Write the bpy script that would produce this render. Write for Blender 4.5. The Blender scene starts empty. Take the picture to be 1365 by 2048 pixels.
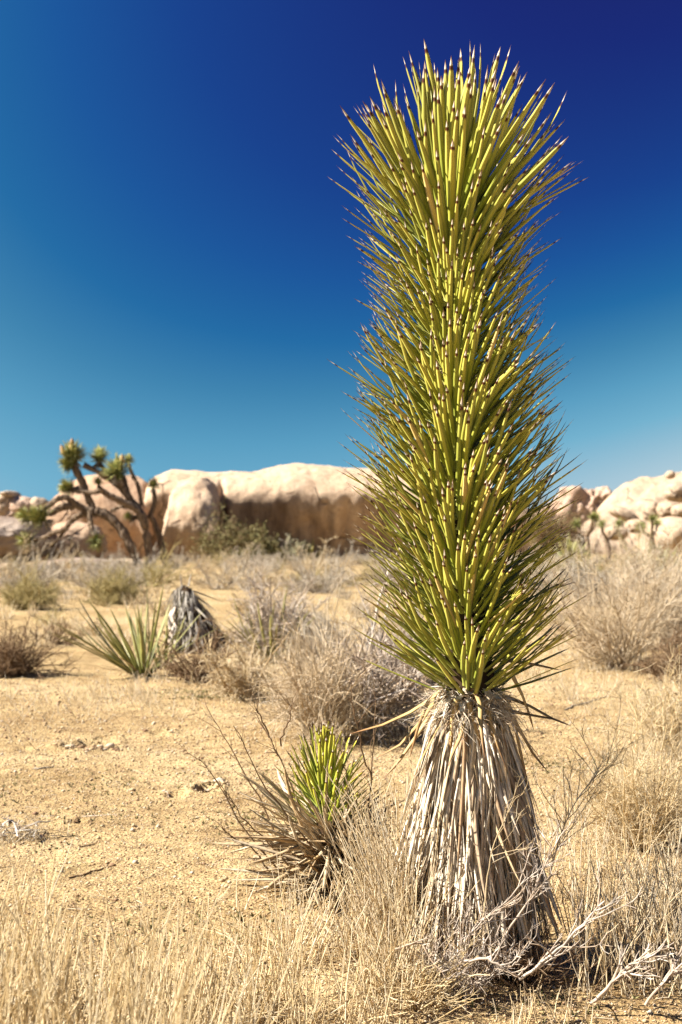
import bpy, math
import numpy as np
from mathutils import Matrix, Vector

R = math.radians
scene = bpy.context.scene
COL = scene.collection

# ------------------------------------------------------------------ camera
F_PX = 2844.0; CAM_H = 1.2; HOR = 1070.0
PITCH = math.atan((HOR - 1024) / F_PX)
cam_d = bpy.data.cameras.new('camera'); cam = bpy.data.objects.new('camera', cam_d); COL.objects.link(cam)
cam_d.sensor_fit = 'VERTICAL'; cam_d.sensor_height = 36.0; cam_d.lens = 36.0 * F_PX / 2048
cam_d.clip_start = 0.05; cam_d.clip_end = 6000
cam.location = (0, 0, CAM_H); cam.rotation_euler = (R(90) + PITCH, 0, 0)
cam_d.dof.use_dof = True; cam_d.dof.focus_distance = 3.85; cam_d.dof.aperture_fstop = 5.8
scene.camera = cam

# ------------------------------------------------------------------ light
SUN_EL = R(43); SUN_VEC = np.array([-0.992, -0.125]); SUN_VEC = SUN_VEC / np.linalg.norm(SUN_VEC)
SUN_DIR = Vector((SUN_VEC[0] * math.cos(SUN_EL), SUN_VEC[1] * math.cos(SUN_EL), math.sin(SUN_EL)))
sun_d = bpy.data.lights.new('sun', 'SUN'); sun_d.energy = 5.0; sun_d.angle = R(0.5); sun_d.color = (1.0, 0.93, 0.82)
sun = bpy.data.objects.new('sun', sun_d); COL.objects.link(sun)
sun.rotation_euler = SUN_DIR.to_track_quat('Z', 'Y').to_euler(); sun.location = (0, 0, 30)

world = bpy.data.worlds.new('World'); scene.world = world; world.use_nodes = True
wn = world.node_tree; wn.nodes.clear()
sky = wn.nodes.new('ShaderNodeTexSky'); sky.sky_type = 'NISHITA'; sky.sun_disc = False
sky.sun_elevation = SUN_EL; sky.sun_rotation = math.atan2(SUN_VEC[0], SUN_VEC[1])
sky.altitude = 1200; sky.air_density = 1.0; sky.dust_density = 0.2; sky.ozone_density = 2.5
# the photograph was taken through a polarising filter: the sky darkens at right angles to the sun
geo = wn.nodes.new('ShaderNodeTexCoord')
dot = wn.nodes.new('ShaderNodeVectorMath'); dot.operation = 'DOT_PRODUCT'; dot.inputs[1].default_value = SUN_DIR
wn.links.new(geo.outputs['Generated'], dot.inputs[0])
sq = wn.nodes.new('ShaderNodeMath'); sq.operation = 'MULTIPLY'
wn.links.new(dot.outputs['Value'], sq.inputs[0]); wn.links.new(dot.outputs['Value'], sq.inputs[1])
pol = wn.nodes.new('ShaderNodeMapRange'); pol.inputs['From Min'].default_value = 0; pol.inputs['From Max'].default_value = 0.15
pol.inputs['To Min'].default_value = 0.86; pol.inputs['To Max'].default_value = 1.75
wn.links.new(sq.outputs[0], pol.inputs['Value'])
sep = wn.nodes.new('ShaderNodeSeparateColor'); wn.links.new(sky.outputs['Color'], sep.inputs[0])
q1 = wn.nodes.new('ShaderNodeMath'); q1.operation = 'MULTIPLY'; wn.links.new(sep.outputs[1], q1.inputs[0]); wn.links.new(pol.outputs['Result'], q1.inputs[1])
q2 = wn.nodes.new('ShaderNodeMath'); q2.operation = 'DIVIDE'; q2.inputs[1].default_value = 8.0; wn.links.new(q1.outputs[0], q2.inputs[0])
tone = wn.nodes.new('ShaderNodeValToRGB'); tel = tone.color_ramp.elements
SKY_STOPS = [(.17, (.013, .014, .12)), (.23, (.010, .024, .18)), (.31, (.010, .054, .26)), (.37, (.012, .092, .32)), (.44, (.018, .145, .365)), (.52, (.050, .225, .42)), (.62, (.100, .330, .52)), (.74, (.17, .43, .60)), (1.0, (.45, .60, .68))]
while len(tel) < len(SKY_STOPS): tel.new(.5)
for e, (p_, c_) in zip(tel, SKY_STOPS): e.position = p_; e.color = (*c_, 1)
wn.links.new(q2.outputs[0], tone.inputs[0])
mul = wn.nodes.new('ShaderNodeVectorMath'); mul.operation = 'SCALE'; mul.inputs['Scale'].default_value = 3.4
wn.links.new(tone.outputs[0], mul.inputs[0])
bg = wn.nodes.new('ShaderNodeBackground'); bg.inputs['Strength'].default_value = 0.1
wo = wn.nodes.new('ShaderNodeOutputWorld')
wn.links.new(mul.outputs[0], bg.inputs['Color']); wn.links.new(bg.outputs[0], wo.inputs['Surface'])

scene.view_settings.view_transform = 'Standard'; scene.view_settings.look = 'None'
scene.view_settings.exposure = 1.62; scene.view_settings.gamma = 1.0
scene.view_settings.use_curve_mapping = False

# ------------------------------------------------------------------ pixel helpers (photo pixels -> places)
cp, sp = math.cos(PITCH), math.sin(PITCH)
def P(px, py, D):
    """point at depth D (world Y) seen at photo pixel px, py"""
    a = (px - 682.5) / F_PX; b = (1024 - py) / F_PX
    d = np.array([a, cp - b * sp, sp + b * cp])
    return np.array([0, 0, CAM_H]) + d * (D / d[1])
def depth_of(py): return F_PX * CAM_H / (py - HOR)

# ------------------------------------------------------------------ noise
def _hash(ix, iy, iz, seed):
    n = (ix.astype(np.int64) * 73856093) ^ (iy.astype(np.int64) * 19349663) ^ (iz.astype(np.int64) * 83492791) ^ (seed * 2654435761)
    n = (n ^ (n >> 13)) * 1274126177 & 0xffffffff
    n = (n ^ (n >> 16)) * 668265263 & 0xffffffff
    return ((n ^ (n >> 15)) & 0xffffff) / float(0xffffff) * 2 - 1
def vnoise(p, seed=0):
    p = np.asarray(p, float); i = np.floor(p); f = p - i; f = f * f * (3 - 2 * f); i = i.astype(np.int64)
    out = 0
    for dx in (0, 1):
        wx = f[..., 0] if dx else 1 - f[..., 0]
        for dy in (0, 1):
            wy = f[..., 1] if dy else 1 - f[..., 1]
            for dz in (0, 1):
                wz = f[..., 2] if dz else 1 - f[..., 2]
                out = out + wx * wy * wz * _hash(i[..., 0] + dx, i[..., 1] + dy, i[..., 2] + dz, seed)
    return out
def fbm(p, oct=4, seed=0):
    p = np.asarray(p, float); a = 1.0; s = 0
    for o in range(oct):
        s = s + a * vnoise(p, seed + o); p = p * 2.03 + 7.1; a *= 0.5
    return s

HOLES = [(182, 1492, .13, .05), (150, 1497, .07, .03), (322, 1464, .06, .05), (416, 1577, .06, .045), (400, 1421, .05, .03), (286, 1372, .07, .03),
         (350, 1587, .05, .02), (155, 1639, .035, .02), (50, 1500, .04, .02), (545, 1655, .05, .02), (210, 1478, .06, .04)]
def ground_z(x, y):
    x = np.asarray(x, float); y = np.asarray(y, float)
    d = np.sqrt(x * x + y * y)
    z0 = np.zeros_like(x)
    z = fbm(np.stack([x * .5, y * .5, z0], -1), 3, 5) * .016 * np.clip(d / 6, .5, 1)
    z = z + fbm(np.stack([x * .06, y * .06, z0 + 3], -1), 2, 9) * .14 * np.clip((d - 12) / 30, 0, 1)
    near = np.clip(1 - (d - 14) / 14, 0, 1)
    z = z + fbm(np.stack([x * 5, y * 5, z0 + 9], -1), 3, 21) * .0065 * near
    z = z + fbm(np.stack([x * 28, y * 28, z0 + 9], -1), 2, 31) * .0028 * near
    for (hx, hy, r, dp) in HOLES:
        D = depth_of(hy); cx = P(hx, hy, D)[0]
        q = ((x - cx) ** 2 + ((y - D) * .8) ** 2) / (r * r)
        q = q * (1 + .5 * vnoise(np.stack([x * 14, y * 14, z0], -1), 77))
        z = z - dp * 1.7 * np.exp(-q * q * 1.3) + dp * .35 * np.exp(-(np.sqrt(np.abs(q)) - 1.35) ** 2 * 9)
    return z
def gp(px, py):
    D = depth_of(py); p = P(px, py, D)
    return np.array([p[0], D, float(ground_z(p[0], D))])

# ------------------------------------------------------------------ mesh building
def make_mesh(name, V, Fq, mat=None, strand=None, smooth=False):
    me = bpy.data.meshes.new(name)
    V = np.asarray(V, np.float32).reshape(-1, 3); Fq = np.asarray(Fq, np.int32)
    k = Fq.shape[1]; n = len(Fq)
    me.vertices.add(len(V)); me.vertices.foreach_set('co', V.ravel())
    me.loops.add(n * k); me.loops.foreach_set('vertex_index', Fq.ravel())
    me.polygons.add(n); me.polygons.foreach_set('loop_start', np.arange(0, n * k, k, dtype=np.int32))
    if smooth: me.polygons.foreach_set('use_smooth', np.ones(n, bool))
    if strand is not None:
        at = me.attributes.new('strand', 'FLOAT_VECTOR', 'POINT')
        at.data.foreach_set('vector', np.asarray(strand, np.float32).ravel())
    me.update(calc_edges=True); me.validate()
    if mat: me.materials.append(mat)
    return me
def link(name, me, parent=None, **props):
    o = bpy.data.objects.new(name, me); COL.objects.link(o)
    if parent is not None: o.parent = parent
    for k, v in props.items():
        if v: o[k] = v
    return o
def thing(name, loc, label, category, group=None):
    o = bpy.data.objects.new(name, None); COL.objects.link(o); o.location = tuple(loc); o.empty_display_size = .1
    o['label'] = label; o['category'] = category
    if group: o['group'] = group
    return o
def unit(v): return v / np.maximum(np.linalg.norm(v, axis=-1, keepdims=True), 1e-9)

def tubes(pts, rad, rng, S=3, rnd=None):
    """pts (N,K,3) rad (N,K) -> V, F, strand"""
    N, K, _ = pts.shape
    T = np.empty_like(pts); T[:, 1:-1] = pts[:, 2:] - pts[:, :-2]; T[:, 0] = pts[:, 1] - pts[:, 0]; T[:, -1] = pts[:, -1] - pts[:, -2]
    T = unit(T); ref = unit(rng.normal(size=(N, 1, 3)))
    A = unit(np.cross(T, ref)); B = np.cross(T, A)
    ang = np.arange(S) * 2 * math.pi / S
    V = pts[:, :, None] + rad[:, :, None, None] * (np.cos(ang)[None, None, :, None] * A[:, :, None] + np.sin(ang)[None, None, :, None] * B[:, :, None])
    base = (np.arange(N) * K * S)[:, None, None] + (np.arange(K - 1) * S)[None, :, None]
    s = np.arange(S)[None, None]; s2 = (s + 1) % S
    Fq = np.stack([base + s, base + s2, base + S + s2, base + S + s], -1).reshape(-1, 4)
    if rnd is None: rnd = rng.random(N)
    st = np.zeros((N, K, S, 3)); st[..., 0] = np.linspace(0, 1, K)[None, :, None]; st[..., 1] = rnd[:, None, None]; st[..., 2] = rng.random(N)[:, None, None]
    return V.reshape(-1, 3), Fq, st.reshape(-1, 3)
def blades(pts, wid, up, keel, rng, rnd=None, cup=.25):
    """flat pointed leaves with a keel: pts (N,K,3) wid (N,K) half widths, up (N,3)"""
    N, K, _ = pts.shape
    T = np.empty_like(pts); T[:, 1:-1] = pts[:, 2:] - pts[:, :-2]; T[:, 0] = pts[:, 1] - pts[:, 0]; T[:, -1] = pts[:, -1] - pts[:, -2]
    T = unit(T); side = unit(np.cross(T, up[:, None, :] + 0 * T)); u = np.cross(side, T)
    w = wid[:, :, None]
    V = np.stack([pts + side * w, pts - u * 0 + u * (-cup) * w * .6, pts - side * w, pts - u * w * keel], 2)
    S = 4
    base = (np.arange(N) * K * S)[:, None, None] + (np.arange(K - 1) * S)[None, :, None]
    s = np.arange(S)[None, None]; s2 = (s + 1) % S
    Fq = np.stack([base + s, base + s2, base + S + s2, base + S + s], -1).reshape(-1, 4)
    if rnd is None: rnd = rng.random(N)
    st = np.zeros((N, K, S, 3)); st[..., 0] = np.linspace(0, 1, K)[None, :, None]; st[..., 1] = rnd[:, None, None]; st[..., 2] = np.array([1, .3, 1, 0])[None, None]
    return V.reshape(-1, 3), Fq, st.reshape(-1, 3)
def merge(parts):
    V = []; Fq = []; S = []; n = 0
    for (v, f, s) in parts:
        V.append(v); Fq.append(f + n); S.append(s); n += len(v)
    return np.concatenate(V), np.concatenate(Fq), np.concatenate(S)
def grow(rng, start, dirv, length, K, wig=.1, up=0.0, kink=None):
    N = len(start); p = np.array(start, float); d = unit(np.array(dirv, float)); out = [p.copy()]
    st = (np.asarray(length, float) / (K - 1))[:, None]
    for k in range(K - 1):
        p = p + d * st; out.append(p.copy())
        d = unit(d + rng.normal(size=(N, 3)) * wig + np.array([0, 0, up]))
    return np.stack(out, 1)
def offshoots(rng, pts, n, t0=.3, t1=1.0, spread=.7):
    N, K, _ = pts.shape; i = rng.integers(0, N, n); t = rng.uniform(t0, t1, n) * (K - 1) * .999
    k = t.astype(int); f = (t - k)[:, None]
    a = pts[i, k]; b = pts[i, k + 1]
    return a * (1 - f) + b * f, unit(unit(b - a) + rng.normal(size=(n, 3)) * spread), i
def taper(N, K, r0, r1, rng=None, j=.3):
    r = np.linspace(r0, r1, K)[None] * np.ones((N, 1))
    if rng is not None: r = r * rng.uniform(1 - j, 1 + j, (N, 1))
    return r
def cone_dirs(rng, n, spread, mn=0.0, az=None):
    a = rng.uniform(0, 2 * math.pi, n) if az is None else az
    t = mn + (spread - mn) * np.sqrt(rng.random(n))
    return np.stack([np.cos(a) * np.sin(t), np.sin(a) * np.sin(t), np.cos(t)], -1)

# ------------------------------------------------------------------ materials
def mat_new(name):
    m = bpy.data.materials.new(name); m.use_nodes = True; nt = m.node_tree
    return m, nt, nt.nodes['Principled BSDF']
def ramp(nt, stops, interp='LINEAR'):
    r = nt.nodes.new('ShaderNodeValToRGB'); r.color_ramp.interpolation = interp
    el = r.color_ramp.elements
    while len(el) < len(stops): el.new(.5)
    for e, (p, c) in zip(el, stops): e.position = p; e.color = (*c, 1)
    return r
def node(nt, t, **kw):
    n = nt.nodes.new(t)
    for k, v in kw.items(): setattr(n, k, v)
    return n
def mixrgb(nt, a, b, fac, mode='MIX'):
    m = nt.nodes.new('ShaderNodeMix'); m.data_type = 'RGBA'; m.blend_type = mode
    for s, v in ((m.inputs[6], a), (m.inputs[7], b), (m.inputs[0], fac)):
        if isinstance(v, (int, float)): s.default_value = v
        elif isinstance(v, tuple): s.default_value = (*v, 1)
        else: nt.links.new(v, s)
    return m.outputs[2]
def math_n(nt, op, a, b=None, clamp=False):
    m = nt.nodes.new('ShaderNodeMath'); m.operation = op; m.use_clamp = clamp
    for s, v in ((m.inputs[0], a), (m.inputs[1], b)):
        if v is None: continue
        if isinstance(v, (int, float)): s.default_value = v
        else: nt.links.new(v, s)
    return m.outputs[0]
def strand_nodes(nt):
    at = node(nt, 'ShaderNodeAttribute', attribute_name='strand'); sx = node(nt, 'ShaderNodeSeparateXYZ')
    nt.links.new(at.outputs['Vector'], sx.inputs[0])
    oi = node(nt, 'ShaderNodeObjectInfo')
    r = math_n(nt, 'FRACT', math_n(nt, 'ADD', sx.outputs[1], oi.outputs['Random']))
    return sx.outputs[0], r, sx.outputs[2]
def noise(nt, scale, detail=3, rough=.5, coord='Object', vec=None, dims='3D'):
    n = node(nt, 'ShaderNodeTexNoise'); n.inputs['Scale'].default_value = scale; n.inputs['Detail'].default_value = detail; n.inputs['Roughness'].default_value = rough
    if vec is None:
        tc = node(nt, 'ShaderNodeTexCoord'); vec = tc.outputs[coord]
    nt.links.new(vec, n.inputs['Vector'])
    return n.outputs['Fac']

def strand_mat(name, cols, rough=.7, tipmix=None, var=.35, spec=.25, nscale=30, trans=0.0, stretch=True):
    """dry stems: colour picked per strand, darker flecks along it"""
    m, nt, b = mat_new(name); t, r, c = strand_nodes(nt)
    n = len(cols); rp = ramp(nt, [(i / max(n - 1, 1), col) for i, col in enumerate(cols)])
    nt.links.new(r, rp.inputs[0])
    col = rp.outputs[0]
    tc = node(nt, 'ShaderNodeTexCoord'); mp = node(nt, 'ShaderNodeMapping'); nt.links.new(tc.outputs['Object'], mp.inputs[0])
    if stretch: mp.inputs['Scale'].default_value = (1, 1, .25)
    nf = noise(nt, nscale, 4, .6, vec=mp.outputs[0])
    dk = ramp(nt, [(.3, (1 - var,) * 3), (.62, (1.08,) * 3)]); nt.links.new(nf, dk.inputs[0])
    col = mixrgb(nt, col, dk.outputs[0], 1.0, 'MULTIPLY')
    if tipmix: 
        f = ramp(nt, [(.35, (0,) * 3), (1, (1,) * 3)]); nt.links.new(t, f.inputs[0])
        col = mixrgb(nt, col, tipmix, f.outputs[0])
    nt.links.new(col, b.inputs['Base Color']); b.inputs['Roughness'].default_value = rough; b.inputs['Specular IOR Level'].default_value = spec
    if trans > 0:
        tr = node(nt, 'ShaderNodeBsdfTranslucent'); nt.links.new(col, tr.inputs[0])
        mx = node(nt, 'ShaderNodeMixShader'); mx.inputs[0].default_value = trans
        nt.links.new(b.outputs[0], mx.inputs[1]); nt.links.new(tr.outputs[0], mx.inputs[2])
        nt.links.new(mx.outputs[0], nt.nodes['Material Output'].inputs[0])
    return m

def green_leaf_mat(name, low, mid, high, dead_share=.02):
    """yucca leaf: pale clasping base, green blade, dark ring, bleached spine, dark needle point"""
    m, nt, b = mat_new(name); t, r, c = strand_nodes(nt)
    body = ramp(nt, [(0, (.42, .40, .16)), (.08, low), (.35, mid), (.86, high)]); nt.links.new(t, body.inputs[0])
    vr = ramp(nt, [(0, (.72, .80, .7)), (.5, (1, 1, 1)), (1, (1.08, 1.06, .95))]); nt.links.new(r, vr.inputs[0])
    col = mixrgb(nt, body.outputs[0], vr.outputs[0], 1.0, 'MULTIPLY')
    # yellow dead leaves
    r2 = math_n(nt, 'FRACT', math_n(nt, 'MULTIPLY', r, 17.3))
    deadf = math_n(nt, 'LESS_THAN', r2, dead_share)
    col = mixrgb(nt, col, (.50, .36, .13), deadf)
    # faint long veins and brown scars
    nf = noise(nt, 60, 3, .6); sc = ramp(nt, [(.70, (0,) * 3), (.75, (.8,) * 3)]); nt.links.new(nf, sc.inputs[0])
    far = ramp(nt, [(.45, (0,) * 3), (.9, (1,) * 3)]); nt.links.new(t, far.inputs[0])
    col = mixrgb(nt, col, (.16, .07, .02), mixrgb(nt, sc.outputs[0], far.outputs[0], 1.0, 'MULTIPLY'))
    tt = math_n(nt, 'ADD', t, math_n(nt, 'MULTIPLY', math_n(nt, 'SUBTRACT', r2, .5), .03))
    band = ramp(nt, [(0, (0,) * 3), (.893, (0,) * 3), (.908, (1,) * 3), (.925, (1,) * 3), (.935, (0,) * 3)]); nt.links.new(tt, band.inputs[0])
    tipf = ramp(nt, [(0, (0,) * 3), (.925, (0,) * 3), (.935, (1,) * 3)]); nt.links.new(tt, tipf.inputs[0])
    tipc = ramp(nt, [(.93, (.62, .56, .48)), (.96, (.42, .32, .24)), (.985, (.09, .035, .02))]); nt.links.new(tt, tipc.inputs[0])
    col = mixrgb(nt, col, tipc.outputs[0], tipf.outputs[0])
    col = mixrgb(nt, col, (.07, .018, .008), band.outputs[0])
    nt.links.new(col, b.inputs['Base Color']); b.inputs['Roughness'].default_value = .55; b.inputs['Specular IOR Level'].default_value = .25
    return m

M = {}
M['leaf'] = green_leaf_mat('yucca_leaf', (.35, .335, .085), (.262, .268, .036), (.41, .365, .075))
M['leaf_young'] = green_leaf_mat('young_yucca_leaf', (.24, .27, .05), (.26, .30, .035), (.42, .38, .05), 0)
M['mojave'] = strand_mat('mojave_leaf', [(.13, .14, .035), (.20, .20, .05), (.27, .25, .07)], .45, (.30, .27, .10), .15, .5, 8)
M['rosette'] = strand_mat('rosette_leaf', [(.09, .12, .03), (.17, .20, .05), (.30, .29, .09)], .45, (.36, .34, .12), .1, .4, 8)
M['dead'] = strand_mat('dead_leaf', [(.26, .15, .07), (.66, .56, .42), (.78, .70, .58), (.62, .45, .25), (.80, .73, .62), (.36, .22, .11), (.74, .65, .51)], .75, None, .5, .2, 60)
M['dead_grey'] = strand_mat('dead_leaf_grey', [(.22, .19, .16), (.42, .38, .33), (.55, .51, .45), (.30, .24, .18)], .8, None, .5, .15, 30)
M['dead_gold'] = strand_mat('dead_leaf_gold', [(.55, .38, .15), (.48, .33, .14)], .55, (.25, .12, .05), .3, .3, 30)
M['thatch'] = strand_mat('thatch', [(.30, .18, .08), (.52, .40, .25), (.60, .50, .36), (.42, .28, .13)], .75, None, .5, .2, 50)
M['thatch_dark'] = strand_mat('thatch_dark', [(.10, .065, .04), (.20, .14, .09), (.30, .23, .16)], .9, None, .3, .1, 20)
M['straw'] = strand_mat('straw', [(.56, .40, .19), (.74, .59, .35), (.82, .70, .48), (.66, .50, .26), (.84, .75, .57)], .7, None, .25, .2, 40, .3)
M['straw_pale'] = strand_mat('straw_pale', [(.68, .53, .31), (.80, .69, .50), (.70, .54, .30), (.83, .75, .60), (.44, .30, .15)], .7, None, .25, .2, 40, .3)
M['twig_white'] = strand_mat('bleached_twig', [(.42, .34, .27), (.60, .53, .46), (.45, .34, .24), (.54, .45, .38)], .85, None, .55, .15, 45)
M['twig_grey'] = strand_mat('grey_twig', [(.30, .25, .19), (.44, .38, .30), (.52, .46, .38), (.36, .28, .19)], .85, None, .35, .1, 30)
M['twig_tan'] = strand_mat('tan_twig', [(.28, .19, .10), (.56, .44, .27), (.48, .36, .20), (.66, .56, .40), (.40, .28, .15)], .85, None, .3, .1, 30)
M['twig_pale'] = strand_mat('pale_twig', [(.50, .41, .30), (.62, .54, .43), (.44, .34, .23), (.66, .60, .50)], .85, None, .3, .1, 30)
M['twig_tan2'] = strand_mat('sunbleached_twig', [(.46, .35, .22), (.58, .47, .33), (.40, .29, .17), (.62, .53, .40)], .85, None, .3, .1, 30)
M['twig_olive'] = strand_mat('olive_twig', [(.26, .22, .09), (.38, .31, .14), (.32, .25, .11), (.44, .37, .19)], .85, None, .3, .1, 30)
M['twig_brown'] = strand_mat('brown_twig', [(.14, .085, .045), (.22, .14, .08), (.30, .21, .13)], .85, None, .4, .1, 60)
M['bark_dark'] = strand_mat('dark_trunk', [(.05, .032, .02), (.09, .055, .03)], .95, None, .5, .05, 30)
M['leaf_small'] = strand_mat('shrub_leaf', [(.10, .10, .035), (.17, .15, .055), (.24, .20, .09)], .7, None, .2, .2, 6)
M['leaf_sage'] = strand_mat('sage_leaf', [(.21, .20, .11), (.30, .27, .17), (.25, .23, .13)], .8, None, .2, .1, 6)

def joshua_bark():
    m, nt, b = mat_new('joshua_bark')
    v = node(nt, 'ShaderNodeTexVoronoi'); v.inputs['Scale'].default_value = 9
    tc = node(nt, 'ShaderNodeTexCoord'); mp = node(nt, 'ShaderNodeMapping'); mp.inputs['Scale'].default_value = (1, 1, .4)
    nt.links.new(tc.outputs['Object'], mp.inputs[0]); nt.links.new(mp.outputs[0], v.inputs['Vector'])
    rp = ramp(nt, [(0, (.04, .026, .018)), (.35, (.12, .08, .052)), (.8, (.22, .155, .10))]); nt.links.new(v.outputs['Distance'], rp.inputs[0])
    nt.links.new(rp.outputs[0], b.inputs['Base Color']); b.inputs['Roughness'].default_value = .95
    bm = node(nt, 'ShaderNodeBump'); bm.inputs['Strength'].default_value = .9; bm.inputs['Distance'].default_value = .04
    nt.links.new(v.outputs['Distance'], bm.inputs['Height']); nt.links.new(bm.outputs[0], b.inputs['Normal'])
    return m
M['joshua_bark'] = joshua_bark()

def sand_mat():
    m, nt, b = mat_new('sand')
    tc = node(nt, 'ShaderNodeTexCoord'); v = tc.outputs['Object']
    big = noise(nt, .5, 5, .6, vec=v); mid = noise(nt, 7, 6, .65, vec=v); fine = noise(nt, 120, 3, .7, vec=v)
    c1 = ramp(nt, [(.3, (.34, .235, .115)), (.5, (.455, .335, .175)), (.7, (.53, .42, .25))]); nt.links.new(big, c1.inputs[0])
    c2 = ramp(nt, [(.28, (.52, .47, .42)), (.5, (1, 1, 1)), (.75, (1.14, 1.14, 1.14))]); nt.links.new(mid, c2.inputs[0])
    col = mixrgb(nt, c1.outputs[0], c2.outputs[0], 1.0, 'MULTIPLY')
    c3 = ramp(nt, [(.3, (.55, .5, .45)), (.5, (1, 1, 1)), (.72, (1.25, 1.25, 1.25))]); nt.links.new(fine, c3.inputs[0])
    col = mixrgb(nt, col, c3.outputs[0], .85, 'MULTIPLY')
    c4 = ramp(nt, [(.38, (.74, .70, .66)), (.52, (1, 1, 1))]); nt.links.new(noise(nt, 1.8, 6, .68, vec=v), c4.inputs[0]); col = mixrgb(nt, col, c4.outputs[0], .9, 'MULTIPLY')
    # gravel grains, each its own tone
    vo = node(nt, 'ShaderNodeTexVoronoi'); vo.inputs['Scale'].default_value = 75; nt.links.new(v, vo.inputs['Vector'])
    hs = node(nt, 'ShaderNodeSeparateColor'); nt.links.new(vo.outputs['Color'], hs.inputs[0])
    g = ramp(nt, [(0, (.45, .30, .18)), (.15, (.85, .8, .72)), (.6, (1, 1, 1)), (.93, (1.05, 1.05, 1.02)), (1, (1.5, 1.5, 1.45))]); nt.links.new(hs.outputs[0], g.inputs[0])
    col = mixrgb(nt, col, g.outputs[0], .55, 'MULTIPLY')
    # thin film of moss and sprouts in hollows
    ms = noise(nt, 1.6, 5, .7, vec=v); mf = ramp(nt, [(.58, (0,) * 3), (.72, (.45,) * 3)]); nt.links.new(ms, mf.inputs[0])
    mf2 = ramp(nt, [(.45, (0,) * 3), (.6, (1,) * 3)]); nt.links.new(noise(nt, 25, 3, .6, vec=v), mf2.inputs[0])
    col = mixrgb(nt, col, (.22, .21, .07), mixrgb(nt, mf.outputs[0], mf2.outputs[0], 1.0, 'MULTIPLY'))
    nt.links.new(col, b.inputs['Base Color']); b.inputs['Roughness'].default_value = .95; b.inputs['Specular IOR Level'].default_value = .1
    h = math_n(nt, 'ADD', math_n(nt, 'MULTIPLY', vo.outputs['Distance'], -.6), math_n(nt, 'MULTIPLY', fine, .6))
    bm = node(nt, 'ShaderNodeBump'); bm.inputs['Strength'].default_value = .8; bm.inputs['Distance'].default_value = .02
    nt.links.new(h, bm.inputs['Height'])
    bm2 = node(nt, 'ShaderNodeBump'); bm2.inputs['Strength'].default_value = .6; bm2.inputs['Distance'].default_value = .04
    nt.links.new(mid, bm2.inputs['Height']); nt.links.new(bm.outputs[0], bm2.inputs['Normal'])
    nt.links.new(bm2.outputs[0], b.inputs['Normal'])
    return m
M['sand'] = sand_mat()

def pebble_mat():
    m, nt, b = mat_new('pebble'); t, r, c = strand_nodes(nt)
    rp = ramp(nt, [(0, (.20, .11, .06)), (.3, (.36, .24, .12)), (.6, (.44, .32, .18)), (.9, (.50, .39, .26)), (1, (.50, .42, .32))]); nt.links.new(r, rp.inputs[0])
    nt.links.new(rp.outputs[0], b.inputs['Base Color']); b.inputs['Roughness'].default_value = .85
    return m
M['pebble'] = pebble_mat()

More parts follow.
